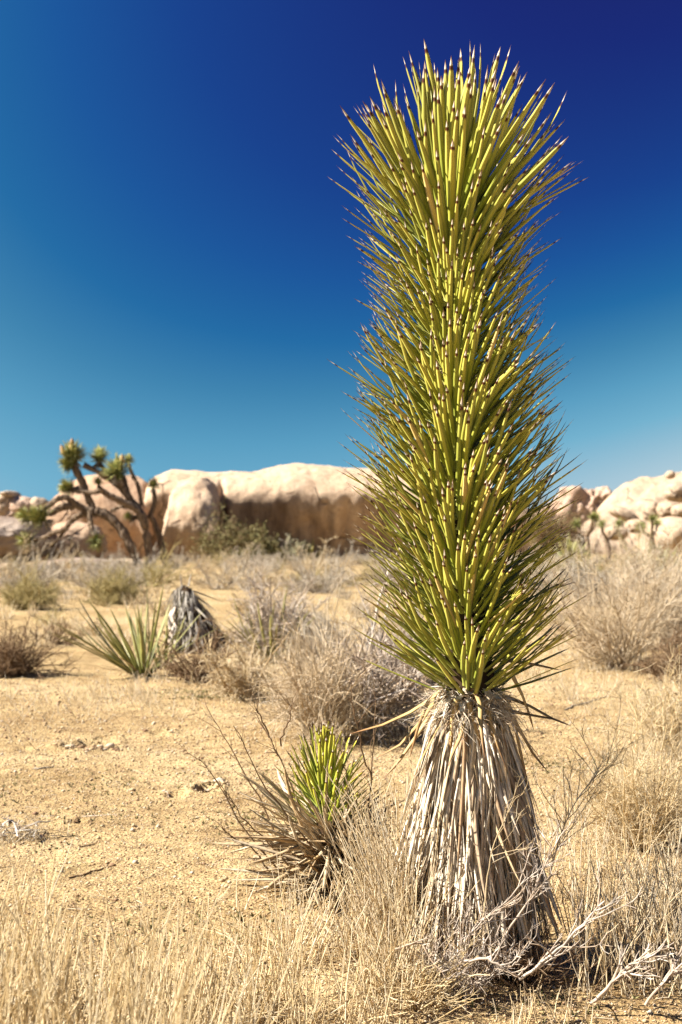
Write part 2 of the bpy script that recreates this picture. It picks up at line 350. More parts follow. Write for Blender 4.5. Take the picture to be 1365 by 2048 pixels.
def rock_mat(name, light, dark, stain_shade=0.0, scale=1.0):
    m, nt, b = mat_new(name)
    tc = node(nt, 'ShaderNodeTexCoord'); v = tc.outputs['Object']
    big = noise(nt, .35 * scale, 6, .62, vec=v); mid = noise(nt, 2.2 * scale, 6, .7, vec=v); fine = noise(nt, 11 * scale, 5, .75, vec=v)
    c1 = ramp(nt, [(.32, dark), (.62, light)]); nt.links.new(big, c1.inputs[0])
    c2 = ramp(nt, [(.3, (.74, .70, .66)), (.5, (1, 1, 1)), (.72, (1.12, 1.12, 1.14))]); nt.links.new(mid, c2.inputs[0])
    col = mixrgb(nt, c1.outputs[0], c2.outputs[0], 1.0, 'MULTIPLY')
    c3 = ramp(nt, [(.34, (.6, .56, .52)), (.5, (1, 1, 1))]); nt.links.new(fine, c3.inputs[0])
    col = mixrgb(nt, col, c3.outputs[0], .6, 'MULTIPLY')
    if stain_shade > 0:   # desert varnish streaks plus painted shade, darkening steep and overhanging faces
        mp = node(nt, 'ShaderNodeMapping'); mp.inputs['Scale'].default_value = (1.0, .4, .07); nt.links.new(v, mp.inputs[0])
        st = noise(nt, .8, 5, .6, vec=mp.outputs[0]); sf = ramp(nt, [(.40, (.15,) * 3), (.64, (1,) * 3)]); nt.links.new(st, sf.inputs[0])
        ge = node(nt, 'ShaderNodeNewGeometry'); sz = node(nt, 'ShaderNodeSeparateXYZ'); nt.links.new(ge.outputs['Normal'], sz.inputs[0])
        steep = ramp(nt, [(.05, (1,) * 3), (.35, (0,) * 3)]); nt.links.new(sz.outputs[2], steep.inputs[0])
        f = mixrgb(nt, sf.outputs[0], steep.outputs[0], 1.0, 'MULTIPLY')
        col = mixrgb(nt, col, (.10, .062, .042), math_n(nt, 'MULTIPLY', f, stain_shade))
    # joints: thin irregular cracks
    wv = node(nt, 'ShaderNodeTexNoise'); wv.inputs['Scale'].default_value = .5 * scale; wv.inputs['Detail'].default_value = 4; nt.links.new(v, wv.inputs['Vector'])
    dv_ = node(nt, 'ShaderNodeVectorMath', operation='SCALE'); dv_.inputs['Scale'].default_value = 1.6; nt.links.new(wv.outputs['Color'], dv_.inputs[0])
    av = node(nt, 'ShaderNodeVectorMath', operation='ADD'); nt.links.new(v, av.inputs[0]); nt.links.new(dv_.outputs[0], av.inputs[1])
    ce = node(nt, 'ShaderNodeTexVoronoi', feature='DISTANCE_TO_EDGE'); ce.inputs['Scale'].default_value = .36 * scale; nt.links.new(av.outputs[0], ce.inputs['Vector'])
    cr = ramp(nt, [(.0, (1,) * 3), (.018, (0,) * 3)]); nt.links.new(ce.outputs['Distance'], cr.inputs[0])
    cm = ramp(nt, [(.50, (0,) * 3), (.58, (.75,) * 3)]); nt.links.new(noise(nt, .6 * scale, 3, .5, vec=v), cm.inputs[0])
    crack = mixrgb(nt, cr.outputs[0], cm.outputs[0], 1.0, 'MULTIPLY'); col = mixrgb(nt, col, (.10, .065, .045), crack)
    nt.links.new(col, b.inputs['Base Color']); b.inputs['Roughness'].default_value = .9; b.inputs['Specular IOR Level'].default_value = .15
    h = math_n(nt, 'ADD', math_n(nt, 'MULTIPLY', mid, .6), math_n(nt, 'MULTIPLY', fine, .25)); h = math_n(nt, 'SUBTRACT', h, math_n(nt, 'MULTIPLY', crack, .8))
    bm = node(nt, 'ShaderNodeBump'); bm.inputs['Strength'].default_value = .9; bm.inputs['Distance'].default_value = .16 / scale
    nt.links.new(h, bm.inputs['Height']); nt.links.new(bm.outputs[0], b.inputs['Normal'])
    return m
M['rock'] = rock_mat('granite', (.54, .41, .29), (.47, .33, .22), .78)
M['rock_red'] = rock_mat('granite_red', (.49, .35, .24), (.40, .25, .16), .3)
M['rock_pale'] = rock_mat('granite_pale', (.46, .355, .255), (.39, .285, .195), .2)
M['rock_grey'] = rock_mat('granite_grey', (.33, .265, .215), (.25, .175, .13), .3)
M['rock_crag'] = rock_mat('granite_crag', (.46, .33, .25), (.36, .25, .18), .3)

# ================================================================== GROUND
def build_ground():
    ang = np.concatenate([np.linspace(-180, -60, 25)[:-1], np.linspace(-60, -17, 50)[:-1], np.linspace(-17, 17, 250), np.linspace(17, 60, 50)[1:], np.linspace(60, 180, 25)[1:-1]])
    rad = [.15]
    while rad[-1] < 5000:
        r = rad[-1]; rad.append(r * (1.3 if r < 1 else 1.04 if r < 2.8 else 1.0055 if r < 10 else 1.009 if r < 16 else 1.018 if r < 60 else 1.06))
    rad = np.array(rad); A, Rr = np.meshgrid(np.radians(ang), rad, indexing='ij')
    X = Rr * np.sin(A); Y = Rr * np.cos(A); Z = ground_z(X, Y)
    na, nr = X.shape; V = np.stack([X, Y, Z], -1).reshape(-1, 3)
    i = np.arange(na)[:, None]; j = np.arange(nr - 1)[None]; i2 = (i + 1) % na
    Fq = np.stack([i * nr + j, i * nr + j + 1, i2 * nr + j + 1, i2 * nr + j], -1).reshape(-1, 4)
    # close the middle with a small ring point
    V = np.concatenate([V, [[0, 0, 0]]])
    me = make_mesh('ground', V, Fq[:, ::-1], M['sand'], smooth=True)
    link('ground', me, kind='structure')
build_ground()

def build_gravel():
    rng = np.random.default_rng(3); n = 95000
    D = 3.1 * (13 / 3.1) ** rng.random(n) ** 1.25; x = rng.uniform(-.34, .34, n) * D
    s = rng.lognormal(math.log(.0027), .45, n) * np.clip(D / 5, .9, 1.8); s = np.minimum(s, .016)
    octa = np.array([[1, 0, 0], [0, 1, 0], [-1, 0, 0], [0, -1, 0], [0, 0, .8], [0, 0, -.6]], float)
    fc = np.array([[0, 1, 4], [1, 2, 4], [2, 3, 4], [3, 0, 4], [1, 0, 5], [2, 1, 5], [3, 2, 5], [0, 3, 5]])
    V = octa[None] * s[:, None, None] * rng.uniform(.6, 1.3, (n, 6, 1)); a = rng.uniform(0, 6.28, n); c, q = np.cos(a)[:, None], np.sin(a)[:, None]
    X = V[..., 0] * c - V[..., 1] * q + x[:, None]; Y = V[..., 0] * q + V[..., 1] * c + D[:, None]; Z = V[..., 2] + (ground_z(x, D) + s * .25)[:, None]
    V = np.stack([X, Y, Z], -1).reshape(-1, 3); Fq = (fc[None] + np.arange(n)[:, None, None] * 6).reshape(-1, 3)
    st = np.zeros((n, 6, 3)); st[..., 1] = rng.random(n)[:, None]
    link('gravel', make_mesh('gravel', V, Fq, M['pebble'], st.reshape(-1, 3)), kind='stuff', label='coarse tan grit and tiny pebbles scattered over the sand', category='gravel')
build_gravel()

# ================================================================== ROCKS
def loft_rock(name, label, stations, D, prof, mat, n1=110, n2=70, amp=.12, seed=0, freq=.6, fine=.03, yaw=0, crease=None):
    """stations: (px, py_top, depth_m, base_py); prof: (y_rel, z_rel) from the front foot over the top to the back foot"""
    st = np.array(stations, float); t = np.linspace(0, 1, n1)
    xs = st[0, 0] + (st[-1, 0] - st[0, 0]) * t
    def smooth(vals, x):
        v = np.interp(x, st[:, 0], vals); k = np.ones(5) / 5; vp = np.concatenate([[v[0]] * 2, v, [v[-1]] * 2]); return np.convolve(vp, k, 'valid')
    top = smooth(st[:, 1], xs); dep = smooth(st[:, 2], xs)
    pr = np.array(prof, float); q = np.linspace(0, 1, n2)
    # Catmull-like smoothing by dense linear interpolation and blur
    cum = np.concatenate([[0], np.cumsum(np.linalg.norm(np.diff(pr, axis=0), axis=1))]); cum /= cum[-1]
    py_ = np.interp(q, cum, pr[:, 0]); pz_ = np.interp(q, cum, pr[:, 1])
    k = np.ones(7) / 7
    py_ = np.convolve(np.concatenate([[py_[0]] * 3, py_, [py_[-1]] * 3]), k, 'valid'); pz_ = np.convolve(np.concatenate([[pz_[0]] * 3, pz_, [pz_[-1]] * 3]), k, 'valid')
    V = np.zeros((n1, n2, 3))
    for i, px in enumerate(xs):
        Dt = D + dep[i] * (.3 if dep[i] > 0 else 0)
        h = P(px, top[i], Dt)[2]; h = max(h, .02)
        X = P(px, HOR, D)[0]
        V[i, :, 0] = X; V[i, :, 1] = D + dep[i] * (1 + py_); V[i, :, 2] = pz_ * h
    cx = V[n1 // 2, 0, 0]
    V[:, :, 0] = V[:, :, 0]
    # noise displacement along approximate normals
    du = np.gradient(V, axis=0); dv = np.gradient(V, axis=1); nrm = unit(np.cross(dv, du)); 
    if nrm[n1 // 2, n2 // 2, 2] < 0: nrm = -nrm
    d = fbm(V * freq + seed * 3.7, 4, seed) * amp + fbm(V * freq * 5 + seed, 3, seed + 50) * fine
    if crease is not None: d = d + crease(V)
    V = V + nrm * d[..., None]
    base = np.array([cx, D, 0]); V = V - base
    i = np.arange(n1 - 1)[:, None]; j = np.arange(n2 - 1)[None]
    Fq = np.stack([i * n2 + j, (i + 1) * n2 + j, (i + 1) * n2 + j + 1, i * n2 + j + 1], -1).reshape(-1, 4)
    VV = V.reshape(-1, 3)
    me = make_mesh(name, VV, Fq, mat, smooth=True)
    o = link(name, me, label=label, category='rock'); o.location = base
    return o

_ico = None
def ico(level=5):
    import bmesh
    bm = bmesh.new(); bmesh.ops.create_icosphere(bm, subdivisions=level, radius=1)
    V = np.array([v.co[:] for v in bm.verts]); Fq = np.array([[v.index for v in f.verts] for f in bm.faces]); bm.free(); return V, Fq
ICO = {5: ico(5), 4: ico(4), 2: ico(2)}
def boulder(name, label, px, py, D, hw, hh, hd, mat, seed=0, amp=.12, rot=0, flat=1.0, level=5, power=2.4, freq=1.1, group=None, tilt=0):
    """boulder centred at the pixel: half width / half height in photo pixels, half depth in metres"""
    V, Fq = ICO[level]; V = V.copy()
    s = D / F_PX
    n = np.sum(np.abs(V) ** power, 1) ** (1 / power); V = V / n[:, None]
    V = V * (1 + amp * fbm(V * freq + seed * 5.3, 4, seed) + amp * .18 * fbm(V * 6 + seed, 3, seed + 9))[:, None]
    V = V * np.array([hw * s, hd, hh * s])
    if tilt:
        c, q = math.cos(tilt), math.sin(tilt); V = np.stack([V[:, 0] * c - V[:, 2] * q, V[:, 1], V[:, 0] * q + V[:, 2] * c], -1)
    c0 = P(px, py, D)
    o = link(name, make_mesh(name, V, Fq, mat, smooth=True), label=label, category='rock', group=group); o.location = tuple(c0)
    if rot: o.rotation_euler = (0, 0, rot)
    return o

OVER = [(-.66, -.06), (-.68, .05), (-.74, .2), (-.84, .36), (-.96, .52), (-1.0, .64), (-.93, .76), (-.76, .87), (-.45, .955), (0, 1.0), (.4, .97), (.75, .8), (.95, .4), (1, -.05)]
ROUND = [(-1, -.06), (-1.0, .15), (-.96, .4), (-.86, .62), (-.68, .8), (-.4, .93), (0, 1), (.4, .93), (.75, .7), (.95, .3), (1, -.05)]
loft_rock('boulder', 'huge whale-backed granite boulder with an overhanging, dark-stained shaded face',
          [(278, 1050, .5, 0), (284, 965, 2.0, 0), (300, 944, 3.0, 0), (325, 933, 3.6, 0), (350, 932, 3.8, 0), (385, 936, 4, 0), (420, 938, 4, 0), (450, 936, 4, 0), (500, 935, 4.3, 0), (540, 929, 4.5, 0), (575, 923, 4.6, 0), (610, 923, 4.6, 0), (650, 926, 4.6, 0), (700, 930, 4.5, 0),
           (760, 936, 4.5, 0), (830, 945, 4.4, 0), (900, 955, 4.2, 0), (970, 968, 3.8, 0), (1040, 990, 3.2, 0), (1075, 1015, 2.2, 0), (1092, 1070, .8, 0)],
          70, OVER, M['rock'], 260, 100, .15, 4, .35, .06,
          crease=lambda V: sum(-a * np.exp(-((V[..., 0] - (p - 682.5) / 40.6 + k * (V[..., 2] - 2.5)) / w) ** 2) * np.clip((zt - V[..., 2]) * 2, 0, 1) for (p, a, w, k, zt) in
              [(446, .4, .14, .1, 4.2), (655, .12, .2, .05, 3.0), (694, .28, .28, -.08, 3.2), (735, .25, .25, .05, 3.1), (770, .2, .3, 0, 3.0), (880, .3, .3, 0, 3)]))
loft_rock('boulder', 'sunlit pillar-like granite buttress narrowing to its foot at the edge of the shaded face',
          [(324, 1045, .6, 0), (331, 985, 2.2, 0), (344, 963, 3.2, 0), (364, 952, 3.8, 0), (388, 953, 3.8, 0), (406, 965, 3.2, 0), (420, 990, 2.2, 0), (430, 1045, .6, 0)],
          64.0, [(-.72, -.06), (-.82, .08), (-.94, .25), (-1, .42), (-.96, .58), (-.86, .73), (-.62, .87), (-.25, .95), (.2, 1), (.8, 1), (1.3, .95), (1.4, 0)], M['rock'], 60, 70, .22, 5, .5, .06)
loft_rock('boulder', 'big smooth dome-shaped boulder behind the forked Joshua tree',
          [(72, 1075, .5, 0), (80, 1015, 2.2, 0), (95, 985, 3.0, 0), (115, 962, 3.4, 0), (140, 949, 3.8, 0), (175, 944, 4, 0), (215, 943, 4, 0), (250, 946, 3.8, 0), (275, 958, 3.2, 0), (290, 985, 2.4, 0), (300, 1040, 1.2, 0), (303, 1085, .5, 0)],
          69.5, [(-.78, -.06), (-.82, .1), (-.92, .28), (-1, .45), (-.96, .6), (-.82, .77), (-.5, .93), (0, 1), (.4, .93), (.75, .7), (.95, .3), (1, -.05)], M['rock_red'], 110, 80, .2, 7, .4, .05)
boulder('boulder', 'dark weathered rounded boulder cut off by the left picture edge', 20, 1080, 58, 80, 45, 2.2, M['rock_grey'], 3, .14)
boulder('boulder', 'low reddish boulder wedged beneath the dome behind the hanging branches', 150, 1085, 61, 62, 40, 1.6, M['rock_red'], 8, .14)
boulder('boulder', 'flat grey slab with a pale top, lying below the dome', 165, 1150, 50, 105, 34, 1.8, M['rock_grey'], 12, .12)
boulder('boulder', 'small pale slab at the left edge beside the wide grey slab', 15, 1150, 47, 36, 24, 1.0, M['rock_pale'], 14, .12)
boulder('boulder', 'long low slab at the foot of the forked Joshua tree', 250, 1145, 55, 60, 26, 1.3, M['rock_pale'], 15, .12)
# far pile on the left skyline
for k, (px, py, hw, hh, lab) in enumerate([(12, 1012, 34, 26, 'leftmost boulder of the far skyline pile'), (48, 1016, 30, 22, 'middle boulder of the far left skyline pile'),
        (74, 1018, 24, 22, 'right boulder of the far left skyline pile, touching the dome'), (30, 1040, 36, 24, 'lower boulder of the far left skyline pile'),
        (22, 990, 16, 8, 'flat capstone on the far left skyline pile'), (-30, 1025, 34, 34, 'boulder of the far left pile at the very picture edge'), (68, 1052, 30, 24, 'reddish boulder under the far left pile, against the dome')]):
    boulder('boulder', lab, px, py, 92, hw, hh, 1.6, M['rock_crag'] if k % 2 else M['rock_pale'], 20 + k, .16, level=4)
# right-hand crag (far) and slope
for k, (px, py, hw, hh, lab) in enumerate([(1150, 1030, 48, 46, 'broad rubbly brown crag between the tall yucca and the pale slope'), (1204, 998, 20, 20, 'dark knob on top of the brown crag'),
        (1188, 1015, 26, 32, 'rough shoulder under the dark knob of the brown crag'), (1128, 1052, 34, 34, 'shaded lower left flank of the brown crag'),
        (1218, 1030, 24, 34, 'right flank of the brown crag meeting the pale slope'), (1172, 1065, 30, 24, 'small boulder at the foot of the brown crag'), (1098, 1060, 36, 40, 'dark boulder half hidden behind the yucca leaves')]):
    boulder('boulder', lab, px, py, 125, hw, hh, 2.0, M['rock_crag'], 40 + k, .3, freq=2.0)
loft_rock('rock_slope', 'long pale granite slope rising to the right picture edge',
          [(1168, 1075, .5, 0), (1185, 1052, 2, 0), (1210, 1030, 3, 0), (1240, 1006, 4, 0), (1270, 984, 5, 0), (1300, 966, 5.5, 0), (1330, 953, 6, 0), (1365, 946, 6, 0), (1420, 935, 6, 0), (1500, 940, 6, 0), (1600, 1000, 4, 0), (1640, 1070, .6, 0)],
          84, [(-1, -.06), (-.97, .12), (-.86, .3), (-.72, .48), (-.55, .66), (-.35, .84), (-.12, .96), (.1, 1), (.5, .9), (.9, .5), (1, -.05)], M['rock_pale'], 150, 80, .28, 17, .3, .10)
for k, (px, py, D, hw, hh, hd, lab) in enumerate([(1341, 950, 88, 10, 8, .4, 'little round boulder perched on the ridge of the pale slope'),
        (1355, 985, 80, 26, 20, 1.0, 'upper rounded boulder at the right edge of the pale slope'), (1302, 1022, 79, 15, 20, .7, 'upright egg-shaped boulder with a dark cap on the pale slope'),
        (1335, 1020, 78, 22, 16, .8, 'squat boulder just right of the egg-shaped one'), (1362, 1022, 77, 18, 14, .8, 'brownish boulder at the right edge under the upper ones'), (1272, 1052, 76, 19, 14, .7, 'tan boulder at the foot of the pale slope'),
        (1248, 1030, 79, 34, 12, .8, 'long tilted slab half way up the pale slope'), (1318, 1050, 74, 20, 14, .7, 'grey boulder low on the slope left of the bright one'), (1352, 1070, 66, 48, 36, 1.6, 'large bright smooth boulder in the lower right of the rock slope'),
        (1232, 1066, 76, 24, 14, .7, 'low pale boulder at the left foot of the slope')]):
    boulder('boulder', lab, px, py, D, hw, hh, hd, M['rock_pale'], 60 + k, .12, level=4, tilt=(-.5 if k == 6 else 0))

# ================================================================== BIG YUCCA (young Joshua tree)
def leaf_variant(rng, K=8, L=1.0, w=.024, bend=.12, base_w=1.7, twist=.1, wprof=None, keel=.5, side=.05):
    """unit-length leaf along +Z, upper face toward -X (the stem side), curving toward -X as it rises"""
    t = np.array([0, .05, .16, .4, .68, .87, .935, 1.0]) if K == 8 else np.linspace(0, 1, K)
    b = rng.normal(bend, .06) if rng.random() < .85 else bend + abs(rng.normal(0, .18)); s = rng.normal(0, side)
    pts = np.stack([-b * t ** 2 * L, s * t ** 2 * L, t * L], -1)[None]
    wp = np.interp(t, [0, .05, .16, .4, .68, .87, .93, 1], [base_w, 1.15, .82, .95, .88, .62, .40, .03])
    wid = (wp * w * .5 * rng.uniform(.9, 1.12))[None]
    V, Fq, st = blades(pts, wid, np.array([[-1.0, rng.normal(0, twist), 0]]), keel, rng, rnd=np.zeros(1))
    # true t for the colour bands
    st = st.reshape(1, len(t), 4, 3); st[..., 0] = t[None, :, None]; st = st.reshape(-1, 3)
    return V, Fq, st
def frame(dirv, out):
    """3x3 with columns X (out, orthogonal), Y, Z=dir"""
    Z = unit(dirv); X = unit(out - np.sum(out * Z, -1, keepdims=True) * Z); Y = np.cross(Z, X)
    return np.stack([X, Y, Z], -1)
def place_pieces(parent, name, stuff_name, variants, pos, Rm, sc, order, n_ind, mat, rng, smooth=False):
    vi = rng.integers(0, len(variants), len(pos)); mes = [make_mesh(name, v[0], v[1], mat, v[2], smooth) for v in variants]
    ind = order[:n_ind]; rest = order[n_ind:]
    for i in ind:
        o = bpy.data.objects.new(name, mes[vi[i]]); COL.objects.link(o); o.parent = parent
        S = np.eye(4); S[:3, :3] = Rm[i] * sc[i]; S[:3, 3] = pos[i]
        o.matrix_basis = Matrix(S.tolist())
    if len(rest):
        parts = []
        for i in rest:
            v, f, s = variants[vi[i]]; s = s.copy(); s[:, 1] = rng.random()
            parts.append(((v * sc[i]) @ Rm[i].T + pos[i], f, s))
        V, Fq, st = merge(parts)
        link(stuff_name, make_mesh(stuff_name, V, Fq, mat, st, smooth), parent, kind='stuff')

YD = 3.97
PXM = F_PX / YD
def YP(px, py): p = P(px, py, YD); return p
def build_big_yucca():
    rng = np.random.default_rng(11)
    base = YP(955, 1928); base[2] = float(ground_z(base[0], YD))
    root = thing('joshua_tree', base, 'tall unbranched spiky yucca column with a shaggy grey skirt, in sharp focus', 'yucca')
    # stem
    ax = np.array([[958, 1945], [955, 1800], [948, 1600], [942, 1400], [930, 1200], [918, 1000], [912, 800], [908, 600], [904, 450], [904, 390]])
    A = np.array([YP(x, y) for x, y in ax]) - base
    rr = np.array([.13, .125, .105, .075, .05, .046, .044, .042, .038, .01])
    V, Fq, st = tubes(A[None], rr[None], rng, 14)
    link('trunk', make_mesh('trunk', V, Fq, M['bark_dark'], st, True), root)
    def axis_at(z): return np.array([np.interp(z, A[:, 2], A[:, 0]), np.interp(z, A[:, 2], A[:, 1]), z])
    zb0, zb1 = A[3][2] + .005, A[-1][2]
    # ---- green leaves, spiral arrangement
    N = 1420; u = (np.arange(N) + .5) / N
    Htot = zb1 - zb0
    # bigger share near the top (crowded growing point)
    uu = np.where(u < .85, u / .85 * .90, .90 + (u - .85) / .15 * .10)
    zb = zb0 + uu * Htot
    phi = np.arange(N) * 2.399963 + rng.normal(0, .12, N)
    theta = np.interp(uu, [0, .05, .3, .8, .90, .94, .975, 1.0], np.radians([60, 59, 58, 56, 52, 45, 33, 12])) + rng.normal(0, R(3.8), N)
    tipz_px = HOR - (zb + base[2] + .2 - CAM_H) * PXM
    hw_t = np.interp(tipz_px, [100, 200, 300, 400, 500, 600, 700, 800, 900, 1000, 1100, 1200, 1300, 1400], [225, 228, 222, 205, 200, 188, 232, 215, 238, 226, 208, 226, 208, 205])
    L = (hw_t / PXM - .05) / math.sin(R(52)) * np.interp(uu, [0, .8, .9, 1], [.93, .95, 1.22, 1.30])
    L = L * (1 + rng.normal(0, .05, N)) * np.where(uu > .95, rng.uniform(.74, 1.06, N), 1)
    long = rng.random(N) < .05; L = L * np.where(long, 1.1, 1)
    out = np.stack([np.cos(phi), np.sin(phi), np.zeros(N)], -1)
    dirv = out * np.sin(theta)[:, None] + np.array([0, 0, 1.0]) * np.cos(theta)[:, None] + rng.normal(0, .05, (N, 3))
    dirv[:, 0] += np.interp(uu, [.85, 1], [0, .05])
    r0 = np.interp(uu, [0, .9, 1], [.048, .042, .004])
    pos = np.array([axis_at(z) for z in zb]) + out * r0[:, None]
    variants = [leaf_variant(rng, w=rng.uniform(.044, .058), bend=.05, keel=.38) for k in range(18)]
    Rm = frame(dirv, out)
    # nearest the camera first
    mid = pos + dirv * L[:, None]
    score = mid[:, 1] + np.abs(mid[:, 0] - .0) * .25 - np.where(uu > .88, .15, 0)
    order = np.argsort(score)
    place_pieces(root, 'leaf', 'leaves', variants, pos, Rm, L, order, 298, M['leaf'], rng)
    # ---- skirt of dead leaves
    def Rk(z): return np.interp(z, [0, .1, .2, .4, .58, .68, .76], [.185, .182, .172, .152, .130, .110, .086])
    N2 = 2900; za = .10 + .66 * rng.random(N2) ** .85
    ph = rng.uniform(0, 6.283, N2); L2 = rng.uniform(.20, .40, N2); L2 = np.minimum(L2, np.maximum(za - .02, .06))
    off = rng.uniform(-.035, .018, N2); o2 = np.stack([np.cos(ph), np.sin(ph), np.zeros(N2)], -1)
    var2 = []
    for k in range(22):
        K = 7; t = np.linspace(0, 1, K); fl = rng.normal(0, .06); cur = rng.normal(.10, .05)
        x = .15 * t + cur * t * (1 - t) * 1.5 + fl * t ** 2 ; y = rng.normal(0, .09) * t + rng.normal(0, .09) * t ** 2
        pts = np.stack([x, y, -t * np.sqrt(np.clip(1 - .02, 0, 1))], -1)[None]
        wid = (np.interp(t, [0, .15, .5, .85, 1], [1.3, .8, .9, .55, .05]) * rng.choice([.007, .010, .013, .018, .026]))[None]
        v, f, s = blades(pts, wid, np.array([[1.0, rng.normal(0, .5), 0]]), .25, rng, rnd=np.zeros(1), cup=.3)
        var2.append((v, f, s))
    pos2 = np.array([axis_at(z) for z in za]) + o2 * (Rk(za) + off - .03)[:, None]
    # direction follows flare of the skirt
    slope = (Rk(np.maximum(za - L2, 0)) - Rk(za)) / L2 - .12
    Z = unit(np.stack([-o2[:, 0] * slope, -o2[:, 1] * slope, np.ones(N2)], -1) + rng.normal(0, .075, (N2, 3)))
    Rm2 = frame(Z, o2)
    vis = -(off * 3) + (o2[:, 1]) * .12 ; order2 = np.argsort(vis)
    place_pieces(root, 'dead_leaf', 'dead_leaves', var2, pos2, Rm2, L2, order2, 290, M['dead'], rng)
    # ---- collar of shredded fibre
    n = 1100; z = rng.uniform(.69, .775, n); p3 = rng.uniform(0, 6.283, n); o3 = np.stack([np.cos(p3), np.sin(p3), 0 * p3], -1)
    s0 = np.array([axis_at(q) for q in z]) + o3 * (Rk(z) + rng.uniform(-.03, .008, n))[:, None]
    d0 = o3 * .35 + np.array([0, 0, -1.0]) * rng.uniform(.2, 1.2, (n, 1)) + rng.normal(0, .55, (n, 3))
    pts = grow(rng, s0, d0, rng.uniform(.03, .12, n), 5, .35, -.12)
    V, Fq, st = tubes(pts, taper(n, 5, .0011, .0004, rng), rng, 3)
    link('fibre_collar', make_mesh('fibre_collar', V, Fq, M['dead'], st), root, kind='stuff', label='frayed pale fibres and leaf stubs ringing the stem under the green leaves')
    # stubs of old leaf bases
    n = 110; z = rng.uniform(.70, .785, n); p3 = rng.uniform(0, 6.283, n); o3 = np.stack([np.cos(p3), np.sin(p3), 0 * p3], -1)
    s0 = np.array([axis_at(q) for q in z]) + o3 * .06
    pts = grow(rng, s0, o3 + np.array([0, 0, -.2]) + rng.normal(0, .25, (n, 3)), rng.uniform(.03, .07, n), 4, .15, -.25)
    V, Fq, st = blades(pts, taper(n, 4, .014, .007, rng), np.tile([0, 0, 1.0], (n, 1)), .2, rng)
    link('leaf_bases', make_mesh('leaf_bases', V, Fq, M['dead'], st), root, kind='stuff')
    # loose dead leaves sticking out: pixel polylines with depth offsets (m) toward the camera
    loose = [([(1010, 1392), (1060, 1412), (1105, 1437), (1143, 1452)], .07, -.02), ([(1020, 1422), (1062, 1430), (1118, 1440)], .05, 0),
             ([(1015, 1320), (1075, 1330), (1120, 1340)], .03, .03), ([(1012, 1400), (1035, 1450), (1065, 1505), (1098, 1546)], .1, .05),
             ([(1025, 1350), (1045, 1390), (1058, 1425), (1068, 1460)], .02, .06), ([(870, 1395), (820, 1425), (765, 1450), (700, 1468)], .05, .03),
             ([(868, 1420), (835, 1470), (800, 1520), (770, 1555)], .08, .05), ([(872, 1400), (845, 1440), (800, 1490), (745, 1520)], .0, .08),
             ([(915, 1398), (905, 1440), (903, 1480), (898, 1520)], -.08, -.1), ([(938, 1405), (948, 1440), (958, 1475), (964, 1515)], -.1, -.11),
             ([(975, 1410), (982, 1450), (990, 1490), (992, 1520)], -.08, -.1), ([(880, 1385), (858, 1400), (838, 1450), (820, 1515)], -.02, 0),
             ([(1005, 1390), (1030, 1450), (1045, 1520), (1055, 1560)], -.02, 0)]
    for px, a, b_ in loose:
        q = np.array(px, float); tt = np.linspace(0, 1, 7)
        xs = np.interp(tt, np.linspace(0, 1, len(q)), q[:, 0]); ys = np.interp(tt, np.linspace(0, 1, len(q)), q[:, 1])
        pts = np.array([P(x, y, YD + (a * 1 + (b_ - a) * t)) for x, y, t in zip(xs, ys, tt)]) - base
        wid = np.interp(tt, [0, .3, .8, 1], [.009, .0055, .004, .0006])[None]
        v, f, s = blades(pts[None], wid, np.array([[0.1, -.6, .7]]), .4, rng)
        link('dead_leaf', make_mesh('dead_leaf', v, f, M['dead_gold'], s), root)
    for k in range(22):
        a = rng.uniform(math.pi, 2 * math.pi) if k % 3 else rng.uniform(0, math.pi); o_ = np.array([math.cos(a), math.sin(a), 0]); z_ = rng.uniform(.715, .775)
        q = grow(rng, (axis_at(z_) + o_ * .055)[None], (o_ + np.array([0, 0, rng.uniform(-1.2, .1)]))[None], [rng.uniform(.10, .26)], 8, .07, -rng.uniform(.05, .28))
        v, f, s = blades(q, (np.interp(np.linspace(0, 1, 8), [0, .15, .6, 1], [.013, .0075, .0065, .0008]))[None], np.array([[o_[0] * .5, o_[1] * .5, 1.0]]), .35, rng); link('dead_leaf', make_mesh('dead_leaf', v, f, M['dead_gold'] if k % 2 else M['dead'], s), root)
    # a single low green leaf reaching right
    tt = np.linspace(0, 1, 8); pts = np.array([P(x, y, YD - .02) for x, y in zip(np.interp(tt, [0, .4, .8, 1], [985, 1060, 1122, 1152]), np.interp(tt, [0, .4, .8, 1], [1385, 1365, 1343, 1333]))]) - base
    v, f, s = blades(pts[None], np.interp(tt, [0, .1, .5, .9, 1], [.015, .008, .007, .003, .0005])[None], np.array([[0, -.3, 1.0]]), .5, rng)
    link('leaf', make_mesh('leaf', v, f, M['leaf'], s), root)
build_big_yucca()

